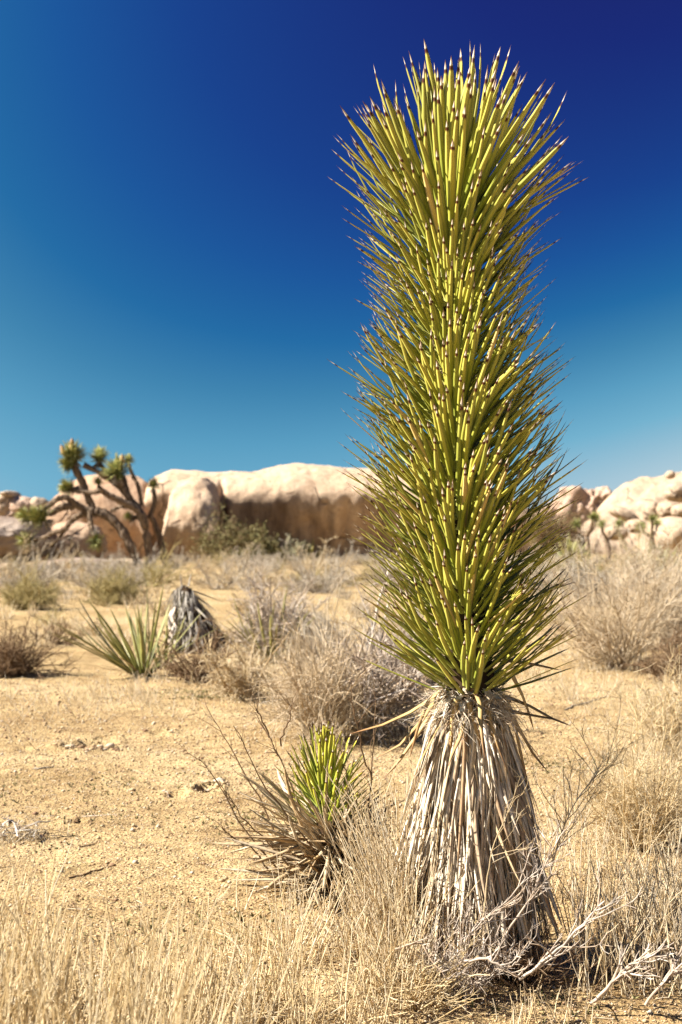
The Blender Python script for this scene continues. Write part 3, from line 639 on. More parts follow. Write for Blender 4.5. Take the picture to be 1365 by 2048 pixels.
# ================================================================== SMALL YUCCA
def build_small_yucca():
    rng = np.random.default_rng(5); D = 4.75; pm = F_PX / D
    base = P(660, 1770, D); base[2] = float(ground_z(base[0], D))
    root = thing('young_joshua_tree', base, 'knee-high bright green spiky yucca rising from a thatch of dead leaves', 'yucca')
    A = np.array([P(662, 1775, D), P(655, 1660, D), P(650, 1590, D), P(650, 1560, D)]) - base
    V, Fq, st = tubes(A[None], np.array([[.05, .04, .025, .005]]), rng, 8); link('trunk', make_mesh('trunk', V, Fq, M['bark_dark'], st, True), root)
    N = 120; u = (np.arange(N) + .5) / N; z = A[1][2] + .01 + u * (A[3][2] - A[1][2]); phi = np.arange(N) * 2.399963
    th = np.interp(u, [0, .3, .7, 1], np.radians([62, 48, 30, 4])) + rng.normal(0, .07, N); out = np.stack([np.cos(phi), np.sin(phi), 0 * phi], -1)
    dv = out * np.sin(th)[:, None] + np.array([0, 0, 1.0]) * np.cos(th)[:, None] + rng.normal(0, .04, (N, 3))
    pos = np.stack([np.interp(z, A[:, 2], A[:, 0]), np.interp(z, A[:, 2], A[:, 1]), z], -1) + out * np.interp(u, [0, 1], [.03, .004])[:, None]
    L = np.interp(u, [0, .5, 1], [.165, .205, .20]) * rng.uniform(.88, 1.1, N)
    var = [leaf_variant(rng, w=.068, bend=.04) for _ in range(8)]
    place_pieces(root, 'leaf', 'leaves', var, pos, frame(dv, out), L, np.argsort(pos[:, 1]), N, M['leaf_young'], rng)
    # thatch of dead leaves spreading low, mostly to the left
    N = 420; ph = rng.uniform(0, 6.283, N); out = np.stack([np.cos(ph), np.sin(ph), 0 * ph], -1); zz = rng.uniform(.02, A[1][2] + .02, N)
    el = rng.uniform(R(-15), R(55), N) * np.interp(zz, [0, .2], [.5, 1]); dv = out * np.cos(el)[:, None] + np.array([0, 0, 1.0]) * np.sin(el)[:, None]
    pos = np.stack([0 * zz, 0 * zz, zz], -1) + out * .04
    L = rng.uniform(.16, .30, N) * np.where(out[:, 0] < 0, 1.15, .9); L = np.where(zz + L * np.sin(el) < .01, (zz - .005) / np.maximum(-np.sin(el), .05), L); L = np.clip(L, .04, .4)
    var = [leaf_variant(rng, w=rng.uniform(.03, .06), bend=-.05, side=.12, twist=.8, keel=.2) for _ in range(12)]
    place_pieces(root, 'dead_leaf', 'dead_leaves', var, pos, frame(dv, out), L, np.argsort(pos[:, 1]), 150, M['thatch'], rng)
build_small_yucca()

# ================================================================== MOJAVE YUCCAS (broad bladed clumps)
def sword_yucca(label, px, py, n, Lm, seed, spread=1.1, lean=(0, 0), w=.03, ind=True, dead=.12):
    rng = np.random.default_rng(seed); base = gp(px, py); root = thing('mojave_yucca', base, label, 'yucca')
    ph = rng.uniform(0, 6.283, n); th = spread * np.sqrt(rng.random(n)); out = np.stack([np.cos(ph), np.sin(ph), 0 * ph], -1)
    dv = unit(out * np.sin(th)[:, None] + np.array([lean[0], lean[1], 1.0]) * np.cos(th)[:, None])
    pos = out * .05; L = Lm * rng.uniform(.6, 1.08, n)
    var = [leaf_variant(rng, w=w * 1.6, bend=.02, base_w=1.3, side=.06) for _ in range(6)]
    nd = int(n * dead)
    place_pieces(root, 'leaf', 'leaves', var, pos[nd:], frame(dv, out)[nd:], L[nd:], np.argsort(pos[nd:, 1]), n if ind else 0, M['mojave'], rng)
    if nd:
        th2 = np.full(nd, 1.3) + rng.uniform(-.3, .2, nd); d2 = out[:nd] * np.sin(th2)[:, None] + np.array([0, 0, 1.0]) * np.cos(th2)[:, None]
        place_pieces(root, 'dead_leaf', 'dead_leaves', var, pos[:nd] + np.array([0, 0, .03]), frame(d2, out[:nd]), L[:nd] * .7, np.arange(nd), nd, M['thatch'], rng)
    return root
sword_yucca('broad-bladed green yucca clump left of the grey dead stump', 284, 1352, 66, .82, 21, 1.0, (-.24, 0), .024, dead=.15)
sword_yucca('small green yucca leaves against the left flank of the grey stump', 328, 1335, 16, .50, 22, .5, (-.05, 0), .024)
sword_yucca('yucca clump tangled in pale dry brush right of the grey stump', 545, 1322, 46, .70, 23, 1.2, (.05, 0), .028)
sword_yucca('dense yellow-green yucca far behind, against the tall yucca\'s right side', 1138, 1134, 70, 1.25, 24, 1.2, (0, 0), .05, False)
sword_yucca('faint green yucca among the pale brush at the right edge', 1330, 1150, 60, .95, 25, 1.2, (0, 0), .05, False)
sword_yucca('small pale green yucca at the foot of the big shaded boulder', 622, 1118, 60, 1.1, 26, 1.3, (0, 0), .06, False)

# ================================================================== DEAD STUMP
def build_stump():
    rng = np.random.default_rng(31); base = gp(392, 1300); D = base[1]; root = thing('dead_stump', base, 'weathered grey stump of a dead yucca, shaggy with old leaves, leaning left', 'stump')
    A = np.array([P(404, 1305, D), P(392, 1262, D), P(378, 1215, D), P(369, 1180, D), P(368, 1170, D)]) - base
    rad = np.array([.33, .20, .13, .085, .01])
    V, Fq, st = tubes(A[None], rad[None], rng, 16); V = V + fbm(V * 9, 3, 3)[:, None] * .02
    link('trunk', make_mesh('trunk', V, Fq, M['bark_dark'], st, True), root)
    n = 620; z = A[-1][2] * rng.uniform(.12, 1, n); ph = rng.uniform(0, 6.283, n); o = np.stack([np.cos(ph), np.sin(ph), 0 * ph], -1)
    r = np.interp(z, A[:, 2], rad); ctr = np.stack([np.interp(z, A[:, 2], A[:, 0]), np.interp(z, A[:, 2], A[:, 1]), z], -1)
    L = np.minimum(rng.uniform(.12, .34, n), z / .9 + .02); var = []
    for k in range(10):
        K = 6; t = np.linspace(0, 1, K); pts = np.stack([.35 * t + rng.normal(.05, .06) * t * (1 - t), rng.normal(0, .08) * t, -t], -1)[None]
        var.append(blades(pts, (np.interp(t, [0, .5, 1], [1, .8, .1]) * rng.choice([.02, .03, .05]))[None], np.array([[1.0, rng.normal(0, .4), 0]]), .2, rng, rnd=np.zeros(1)))
    Z = unit(np.array([0, 0, 1.0]) + rng.normal(0, .26, (n, 3)) + np.array([-.12, 0, 0]))
    place_pieces(root, 'dead_leaf', 'dead_leaves', var, ctr + o * (r + rng.uniform(-.01, .035, n))[:, None], frame(Z, o), L, np.argsort(o[:, 1]), 120, M['dead_grey'], rng)
    for (a, b) in (((364, 1172), (361, 1146)), ((378, 1172), (382, 1148))):
        pts = np.linspace(P(*a, D), P(*b, D), 4)[None] - base; V, Fq, st = tubes(pts, np.array([[.010, .008, .006, .003]]), rng, 4)
        link('stalk', make_mesh('stalk', V, Fq, M['dead_grey'], st), root)
    # broken pale leaves slumped on the left
    for k in range(7):
        a = P(350 - k * 3, 1215 + k * 9, D - .2); b = a + np.array([-.03 + .02 * k, -.05, -.32]); pts = np.linspace(a, b, 6)[None] - base; pts = pts + rng.normal(0, .02, pts.shape)
        v, f, s = blades(pts, np.array([[.012, .02, .022, .018, .01, .002]]), np.array([[-.4, -1.0, .2]]), .2, rng); link('broken_leaf', make_mesh('broken_leaf', v, f, M['twig_white'], s), root)
build_stump()

# ================================================================== FORKED JOSHUA TREE
def build_joshua():
    rng = np.random.default_rng(41); D0 = 48.0; base = P(300, 1140, D0); base[2] = float(ground_z(base[0], D0))
    root = thing('joshua_tree', base, 'gnarled branching Joshua tree with tufted limbs in front of the dome boulder', 'joshua tree')
    s = D0 / F_PX
    def limb(name, pts, w0, w1, dd=(0, 0), mat=M['joshua_bark']):
        q = np.array(pts, float); n = max(12, len(q) * 5); t = np.linspace(0, 1, n); tk = np.linspace(0, 1, len(q))
        xs = np.interp(t, tk, q[:, 0]); ys = np.interp(t, tk, q[:, 1]); k = np.ones(5) / 5
        xs2 = np.convolve(np.pad(xs, 2, mode='edge'), k, 'valid'); ys2 = np.convolve(np.pad(ys, 2, mode='edge'), k, 'valid')
        p = np.array([P(x, y, D0 + dd[0] + (dd[1] - dd[0]) * tt) for x, y, tt in zip(xs2, ys2, t)]) - base
        r = np.linspace(w0, w1, n) * .53 * s * (1 + .12 * rng.normal(size=n))
        V, Fq, st = tubes(p[None], r[None], rng, 10); V = V + (fbm(V * 5, 2, 8) * .02)[:, None]
        link(name, make_mesh(name, V, Fq, mat, st, True), root)
        m = 16 * n; k_ = rng.integers(0, n - 1, m); dn = unit(p[k_] - p[k_ + 1]); o_ = unit(rng.normal(size=(m, 3))); a = p[k_] + o_ * r[k_][:, None] * .85
        q_ = grow(rng, a, dn * .9 + o_ * .45 + np.array([0, 0, -.4]), rng.uniform(.06, .17, m), 3, .1); V, Fq, st = blades(q_, np.tile([[.014, .012, .002]], (m, 1)), o_, .2, rng)
        link('shaggy_bark', make_mesh('shaggy_bark', V, Fq, M['thatch_dark'], st), root, kind='stuff'); return p
    limb('trunk', [(281, 1146), (278, 1138), (262, 1090), (241, 1054), (213, 1029), (190, 1022)], 19, 17)
    limb('trunk', [(306, 1148), (304, 1138), (296, 1087), (288, 1035), (266, 1012), (232, 997), (197, 978)], 19, 11, (.4, -.4))
    limb('trunk', [(332, 1143), (330, 1133), (323, 1080), (308, 1042), (298, 1030)], 12, 10, (.9, .5))
    limb('branch', [(200, 1024), (168, 1020), (150, 1008), (134, 993), (112, 998), (92, 1018), (78, 1032)], 14, 8, (0, -.8))
    limb('branch', [(150, 1008), (120, 1015), (100, 1028), (60, 1032)], 20, 7, (-.2, -.5))
    limb('branch', [(190, 1026), (160, 1030), (144, 1038), (130, 1059), (104, 1066), (84, 1078), (62, 1081)], 12, 6, (0, .6))
    limb('branch', [(130, 1059), (118, 1075), (98, 1095)], 7, 3, (.4, .7))
    limb('branch', [(180, 1026), (181, 1040), (184, 1056), (190, 1074)], 9, 6, (-.3, -.7))
    limb('branch', [(190, 1024), (182, 1008), (175, 992), (168, 970), (155, 945), (148, 930)], 15, 12, (0, .2))
    limb('branch', [(272, 1016), (255, 990), (240, 972), (225, 960), (197, 943), (165, 928)], 15, 10, (.2, .1))
    limb('branch', [(243, 975), (238, 955), (234, 945)], 12, 11, (.1, -.1))
    limb('branch', [(235, 966), (212, 945), (200, 925)], 10, 8, (.1, .6))
    limb('branch', [(284, 1012), (279, 975), (268, 955), (258, 930)], 8, 6, (.3, .5))
    limb('branch', [(300, 1032), (309, 1010), (310, 995), (307, 978)], 9, 7, (.6, .6))
    limb('branch', [(262, 1012), (240, 1012), (220, 1022)], 6, 5, (.8, 1.4)); limb('branch', [(285, 1030), (268, 1034), (258, 1034)], 6, 5, (.6, 1.0))
    limb('branch', [(200, 980), (185, 985), (150, 980), (140, 978)], 9, 7, (-.3, .2)); limb('branch', [(215, 990), (200, 978), (197, 970)], 6, 5, (.3, .5))
    limb('branch', [(285, 1024), (262, 1000), (252, 970), (246, 950)], 10, 8, (.2, .9))
    def tuft(px, py, r, dd, up=(0, 0, 1), n=170, thatch=True):
        c = P(px, py, D0 + dd) - base; rm = r * s * 1.35; d = unit(rng.normal(size=(n, 3))); upv = unit(np.array(up, float)); keep = (d @ upv) > -.55; d = d[keep]; k = len(d)
        st0 = c - upv * rm * .35 * rng.random((k, 1)); p = grow(rng, st0, d + upv * .25, rm * rng.uniform(.75, 1.15, k), 3, .05)
        V, Fq, st = blades(p, np.tile(np.array([[.036, .032, .004]]), (k, 1)) * (rm / .38) ** .5, upv[None] + 0 * d, .3, rng)
        o = link('leaf_rosette', make_mesh('leaf_rosette', V, Fq, M['rosette'], st), root)
        if thatch:
            k = 70; d = unit(rng.normal(size=(k, 3))) * .5 - upv * .8; p = grow(rng, np.tile(c - upv * rm * .3, (k, 1)), d, rm * rng.uniform(.5, .9, k), 3, .1)
            V, Fq, st = blades(p, np.tile(np.array([[.02, .016, .003]]), (k, 1)), unit(rng.normal(size=(k, 3))), .2, rng)
            link('dead_leaves', make_mesh('dead_leaves', V, Fq, M['dead_grey'], st), root)
    for a in [(146, 908, 25, .2, (-.2, 0, 1), 320), (138, 928, 20, .1, (-.7, -.3, .6), 200), (137, 974, 20, .2, (-1, -.2, .3), 230), (199, 913, 20, .6, (.1, 0, 1), 220), (234, 938, 24, -.1, (0, -.3, 1), 300),
              (258, 919, 12, .5), (307, 969, 13, .6), (79, 1034, 23, -.8, (-.8, -.3, .6), 230), (53, 1032, 20, -.5, (-1, -.2, .5), 200), (54, 1081, 20, .6, (-1, -.2, .4), 220),
              (192, 1084, 18, -.7, (.1, -.2, -1), 200), (258, 1033, 11, 1.0, (-.6, 0, .6), 110), (197, 964, 11, .5, (-.2, 0, 1), 110)]: tuft(*a)
    for (x0, y0, x1, y1) in ((142, 900, 145, 876), (130, 912, 122, 890), (244, 930, 245, 908)):
        pts = np.linspace(P(x0, y0, D0), P(x1, y1, D0), 6)[None] - base; V, Fq, st = tubes(pts, np.array([[.05, .07, .09, .08, .06, .01]]), rng, 7)
        link('flower_stalk', make_mesh('flower_stalk', V, Fq, M['dead_gold'], st, True), root)
build_joshua()

def far_joshua(label, px, py_base, py_top, D, seed, tufts=3):
    rng = np.random.default_rng(seed); base = P(px, py_base, D); gz = float(ground_z(base[0], D)); base[2] = gz if abs(base[2]-gz) < 1.2 else base[2]
    h = P(px, py_top, D)[2] - base[2]; root = thing('joshua_tree', base, label, 'joshua tree'); ends = []
    tr = np.array([[[0, 0, -.1], [.05, 0, h * .3], [-.04, 0, h * .55]]]); V, Fq, st = tubes(tr, np.array([[.06, .05, .045]]) * h, rng, 7); link('trunk', make_mesh('trunk', V, Fq, M['joshua_bark'], st, True), root)
    for k in range(tufts):
        a = 6.28 * k / tufts + rng.random(); e = np.array([math.cos(a) * h * .28, math.sin(a) * h * .28, h * rng.uniform(.78, .98)])
        p = np.stack([tr[0, 2], (tr[0, 2] + e) / 2 + np.array([math.cos(a), math.sin(a), 0]) * h * .08, e])[None]; V, Fq, st = tubes(p, np.array([[.04, .035, .03]]) * h, rng, 6)
        link('branch', make_mesh('branch', V, Fq, M['joshua_bark'], st, True), root)
        d = unit(rng.normal(size=(110, 3)) + np.array([0, 0, .4])); q = grow(rng, np.tile(e, (110, 1)), d, h * rng.uniform(.10, .19, 110), 3, .05); V, Fq, st = blades(q, np.tile(np.array([[.015, .012, .003]]), (110, 1)), unit(rng.normal(size=(110, 3))), .3, rng)
        link('leaf_rosette', make_mesh('leaf_rosette', V, Fq, M['rosette'], st), root)
far_joshua('small Joshua tree standing before the middle of the pale slope', 1217, 1105, 1042, 58, 51, 2)
far_joshua('little Joshua tree right of the slope\'s middle, before the squat boulder', 1306, 1090, 1036, 62, 52, 3)
far_joshua('sparse Joshua tree in front of the brown crag', 1176, 1105, 1030, 60, 53, 3)

# ================================================================== SHRUBS
def bush_geo(rng, h, w, n0=22, n1=160, n2=500, n3=0, r=.006, wig=.16, up=.03, spread=None, mn=0.0, l1=.45, l2=.25, kx=1.0):
    spread = spread if spread is not None else min(1.45, math.atan2(w * .5, h) * 1.5 + .1)
    d = cone_dirs(rng, n0, spread, mn); th = np.arccos(d[:, 2])
    Ls = 1 / np.sqrt((np.cos(th) / h) ** 2 + (np.sin(th) / (w * .5)) ** 2) * rng.uniform(.6, 1.0, n0)
    azs = np.arctan2(d[:, 1], d[:, 0]); Ls = Ls * (1 + .28 * np.sin(azs * 2 + rng.uniform(0, 6)) + .15 * np.sin(azs * 5 + rng.uniform(0, 6))) * np.where(rng.random(n0) < .1, 1.25, 1)
    s0 = np.concatenate([rng.normal(0, .04 * w, (n0, 2)), np.full((n0, 1), -.01)], 1)
    p0 = grow(rng, s0, d, Ls, 6, wig, up); geo = [tubes(p0, taper(n0, 6, r, r * .45, rng), rng, 4)]
    p1s, d1, _ = offshoots(rng, p0, n1, .2, 1, .6); p1 = grow(rng, p1s, d1, h * l1 * rng.uniform(.5, 1, n1), 5, wig, up); geo.append(tubes(p1, taper(n1, 5, r * .5, r * .25, rng), rng, 3))
    P1 = p1
    ps, d2, _ = offshoots(rng, p1, n2, .1, 1, .7); p2 = grow(rng, ps, d2, h * l2 * rng.uniform(.4, 1, n2), 4, wig * 1.2, up); geo.append(tubes(p2, taper(n2, 4, r * .3, r * .14, rng), rng, 3))
    ends = p2
    if n3:
        ps, d3, _ = offshoots(rng, p2, n3, .1, 1, .8); p3 = grow(rng, ps, d3, h * l2 * .6 * rng.uniform(.4, 1, n3), 3, wig, up); geo.append(tubes(p3, taper(n3, 3, r * .22, r * .1, rng), rng, 3)); ends = p3
    for g in geo: g[0][:, 2] = np.maximum(g[0][:, 2], -.02)
    return geo, ends
def leaf_cloud(rng, ends, n, size, jit):
    N, K, _ = ends.shape; c = ends[rng.integers(0, N, n), rng.integers(0, K, n)] + rng.normal(0, jit, (n, 3))
    a = unit(rng.normal(size=(n, 3))); b = unit(np.cross(a, rng.normal(size=(n, 3)))); s = size * rng.uniform(.5, 1.2, (n, 1))
    V = np.stack([c - a * s, c + b * s * .45, c + a * s, c - b * s * .45], 1).reshape(-1, 3); V[:, 2] = np.maximum(V[:, 2], 0)
    Fq = np.arange(n * 4).reshape(n, 4); st = np.zeros((n, 4, 3)); st[..., 1] = rng.random(n)[:, None]; st[..., 0] = .3
    return V, Fq, st.reshape(-1, 3)
def shrub(label, px, py, hpx, wpx, mat, seed, leaves=None, nleaf=0, lsize=.02, name='shrub', cat='shrub', group=None, **kw):
    rng = np.random.default_rng(seed); base = gp(px, py); s = base[1] / F_PX; h = hpx * s; w = wpx * s
    geo, ends = bush_geo(rng, h, w, **kw); root = thing(name, base, label, cat, group)
    V, Fq, st = geo[0]; link('stems', make_mesh('stems', V, Fq, mat, st), root, kind='stuff' if kw.get('n0', 22) > 300 else None)
    V, Fq, st = merge(geo[1:]); link('twigs', make_mesh('twigs', V, Fq, mat, st), root, kind='stuff')
    if leaves:
        V, Fq, st = leaf_cloud(rng, ends, nleaf, lsize, h * .03); link('foliage', make_mesh('foliage', V, Fq, leaves, st), root, kind='stuff')
    return root
T = M
# right hand side
shrub('large grey-brown twiggy bush right of the tall yucca, middle distance', 1235, 1335, 270, 330, T['twig_tan2'], 101, n0=70, n1=320, n2=1300, n3=1500, r=.008, spread=1.2, wig=.10)
shrub('pale bleached bush behind the large twiggy bush, right edge', 1345, 1290, 220, 260, T['twig_pale'], 102, n0=40, n1=300, n2=1800, n3=1500, r=.010)
shrub('low bush with reddish undergrowth at the right edge below the large twiggy bush', 1345, 1368, 95, 170, T['twig_brown'], 103, n0=30, n1=200, n2=1200, r=.008)
shrub('sprawling low brush of pale twigs behind the large bush', 1190, 1215, 110, 220, T['twig_grey'], 104, n0=34, n1=260, n2=1600, n3=800, r=.012)
shrub('greenish scrub below the far yucca beside the tall yucca', 1170, 1175, 70, 120, T['twig_olive'], 105, T['leaf_sage'], 1600, .035, n0=24, n1=160, n2=800, r=.012)
shrub('olive brush under the bright boulder on the right', 1300, 1170, 90, 180, T['twig_olive'], 106, T['leaf_sage'], 2200, .035, n0=24, n1=160, n2=1200, r=.014)
shrub('straw-coloured bush with a shadowed base at the right edge, near', 1285, 1700, 240, 300, T['straw'], 107, n0=80, n1=420, n2=1700, n3=900, r=.0035, spread=.95, wig=.10, up=.05)
shrub('dry golden bush at the right edge, behind the straw bush', 1350, 1500, 150, 200, T['straw'], 108, n0=60, n1=320, n2=1200, r=.005, wig=.12)
shrub('small dry bush between the bare ground and right edge', 1325, 1425, 60, 130, T['twig_tan'], 109, n0=26, n1=160, n2=700, r=.006)
# centre
shrub('bushy tan broom with upright straight stems behind the small yucca', 640, 1478, 225, 290, T['twig_tan2'], 111, n0=90, n1=460, n2=1500, n3=0, r=.0055, spread=.85, wig=.07, up=.0, l1=.5, l2=.3)
shrub('tangle of pale dead branches left of the tall yucca', 735, 1462, 220, 330, T['twig_white'], 112, n0=46, n1=340, n2=1300, r=.012, wig=.2, l1=.5, l2=.3)
shrub('white bleached skeleton bush over the yucca clump right of the stump', 545, 1320, 160, 190, T['twig_white'], 113, n0=34, n1=260, n2=1300, n3=900, r=.013)
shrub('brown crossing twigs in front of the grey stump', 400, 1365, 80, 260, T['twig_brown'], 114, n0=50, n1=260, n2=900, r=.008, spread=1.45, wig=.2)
shrub('brush heap joining the stump and the pale tangle', 500, 1400, 105, 240, T['twig_tan'], 115, n0=50, n1=340, n2=1500, r=.008, spread=1.35)
shrub('pale low brush behind the pale tangle', 640, 1330, 95, 230, T['twig_grey'], 116, n0=40, n1=300, n2=1600, r=.011, spread=1.3)
shrub('grey brush right behind the pale tangle, beside the tall yucca', 790, 1370, 150, 220, T['twig_grey'], 117, n0=40, n1=300, n2=1600, r=.011, spread=1.2)
# left
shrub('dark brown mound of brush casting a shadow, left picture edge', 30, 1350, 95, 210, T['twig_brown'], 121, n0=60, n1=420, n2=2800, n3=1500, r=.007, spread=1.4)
shrub('olive-tan bush left of the small round one, at the left edge', 55, 1222, 78, 170, T['twig_olive'], 122, n0=50, n1=340, n2=2600, n3=1800, r=.010, spread=1.3)
shrub('round olive bush below the forked Joshua tree', 232, 1210, 72, 120, T['twig_olive'], 123, n0=50, n1=340, n2=2600, n3=1800, r=.011, spread=1.3)
shrub('small brown bush between the olive bushes, nearer', 118, 1290, 44, 100, T['twig_brown'], 124, n0=30, n1=160, n2=1100, r=.007, spread=1.4)
shrub('little tan bush left of the broad-bladed yucca', 190, 1270, 40, 110, T['twig_tan'], 125, n0=26, n1=160, n2=900, r=.008, spread=1.4)
shrub('low tan tuft right of the round olive bush', 330, 1235, 44, 110, T['twig_tan'], 126, n0=26, n1=160, n2=900, r=.010, spread=1.3)
shrub('dry tuft in the clearing right of the stump, far', 500, 1230, 44, 120, T['twig_tan'], 127, n0=26, n1=160, n2=900, r=.010, spread=1.3)
# rock foot
shrub('tall olive juniper-like bush against the boulder beside the sunlit pillar', 440, 1124, 112, 80, T['twig_brown'], 131, T['leaf_small'], 6500, .06, n0=22, n1=200, n2=1500, r=.02, spread=.8)
shrub('dark green bush right of the tall olive bush', 482, 1124, 76, 70, T['twig_brown'], 132, T['leaf_small'], 9000, .06, n0=20, n1=160, n2=1200, r=.02)
shrub('rounded grey-green bush at the foot of the shaded face', 530, 1134, 54, 110, T['twig_brown'], 133, T['leaf_small'], 6500, .06, n0=20, n1=160, n2=1200, r=.02, spread=1.2)
shrub('small sage bush right of the rounded grey-green bush', 590, 1134, 44, 80, T['twig_grey'], 134, T['leaf_sage'], 4500, .05, n0=20, n1=160, n2=1000, r=.015, spread=1.2)
shrub('thin tree-like bush rising behind the yucca leaves, beside the brown crag', 1095, 1125, 150, 90, T['twig_brown'], 135, T['leaf_small'], 3500, .05, n0=14, n1=120, n2=900, r=.03, spread=.6)

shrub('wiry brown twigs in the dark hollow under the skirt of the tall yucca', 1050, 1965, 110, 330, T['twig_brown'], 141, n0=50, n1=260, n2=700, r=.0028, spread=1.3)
shrub('straggling pale twigs right of the skirt, over stony ground', 1270, 1850, 130, 240, T['straw_pale'], 142, n0=30, n1=150, n2=300, r=.0028, spread=1.1)
shrub('pale wiry tangle hiding the very foot of the tall yucca', 935, 1985, 170, 300, T['twig_white'], 143, n0=40, n1=200, n2=420, r=.0030, spread=1.2, wig=.16)
shrub('dry straw tangle left of the skirt, curling over the sand', 830, 2010, 150, 330, T['straw'], 144, n0=70, n1=320, n2=500, r=.0026, spread=1.35, wig=.16)
shrub('heap of tan straw wrapped round the small yucca\'s right side', 745, 1800, 150, 170, T['straw'], 145, n0=50, n1=200, n2=400, r=.0024, spread=1.0)
# background scrub belt: reads as one mass
def scrub_belt():
    rng = np.random.default_rng(61); protos = []
    for k in range(6):
        geo, ends = bush_geo(rng, .62, 1.25, n0=16, n1=100, n2=360, n3=0, r=.011, spread=1.35); protos.append(merge(geo[0:]))
    groups = {0: [], 1: [], 2: []}
    spots = []
    for k in range(560):
        py = 1096 + 94 * rng.random() ** 1.3; spots.append((rng.uniform(-120, 1480), py, rng.uniform(.7, 1.35) * (.5 if py < 1128 else .8 if py < 1150 else 1)))
    for k in range(26):
        py = rng.uniform(1190, 1262); px = rng.choice([rng.uniform(-60, 330), rng.uniform(430, 760), rng.uniform(1050, 1400)]); spots.append((px, py, rng.uniform(.35, .6)))
    for (px, py, sc) in spots:
        if px < 330 and py < 1147: continue
        if 400 < px < 640 and py < 1125 and rng.random() < .5: continue
        D = depth_of(py); x = P(px, py, D)[0]; a = rng.uniform(0, 6.28); V, Fq, st = protos[rng.integers(6)]
        c, q = math.cos(a), math.sin(a); V2 = np.stack([V[:, 0] * c - V[:, 1] * q, V[:, 0] * q + V[:, 1] * c, V[:, 2] * rng.uniform(.8, 1.2)], -1) * sc + np.array([x, D, float(ground_z(x, D))])
        groups[rng.choice([0, 0, 1, 2])].append((V2, Fq, st))
    for k, (m, lab) in enumerate([('twig_grey', 'grey leafless scrub filling the plain below the rocks'), ('twig_tan', 'tan dry scrub filling the plain below the rocks'), ('twig_olive', 'olive scrub mixed through the plain below the rocks')]):
        V, Fq, st = merge(groups[k]); link('desert_scrub', make_mesh('desert_scrub', V, Fq, M[m], st), kind='stuff', label=lab, category='scrub')
scrub_belt()

# ================================================================== GRASS
def grass_geo(rng, xy, h, r=.0016, lean=.22, K=5, wig=.07, side=1.2):
    n = len(xy); s0 = np.concatenate([xy, (ground_z(xy[:, 0], xy[:, 1]) - .005)[:, None]], 1)
    d = cone_dirs(rng, n, lean); p = grow(rng, s0, d, h, K, wig, .02); g = [tubes(p, taper(n, K, r, r * .45, rng), rng, 3)]
    m = int(n * side)
    if m:
        ps, d2, idx = offshoots(rng, p, m, .35, .95, .32); q = grow(rng, ps, d2, h[idx] * rng.uniform(.12, .35, m), 4, .1, .03); g.append(tubes(q, taper(m, 4, r * .6, r * .35, rng), rng, 3))
    return merge(g)
def patch(rng, n, box, hr):
    """n stems in a pixel-bounded ground patch: box = (px0, px1, D0, D1)"""
    D = rng.uniform(box[2], box[3], n); px = rng.uniform(box[0], box[1], n); x = (px - 682.5) / F_PX * D
    cl = fbm(np.stack([x * 6, D * 6, 0 * x], -1), 2, 88); keep = cl > rng.uniform(-.45, .55, n)
    x, D = x[keep], D[keep]; x = x + rng.normal(0, .01, len(x)); return np.stack([x, D], -1), rng.uniform(*hr, len(x)) * (1 + .25 * cl[keep])
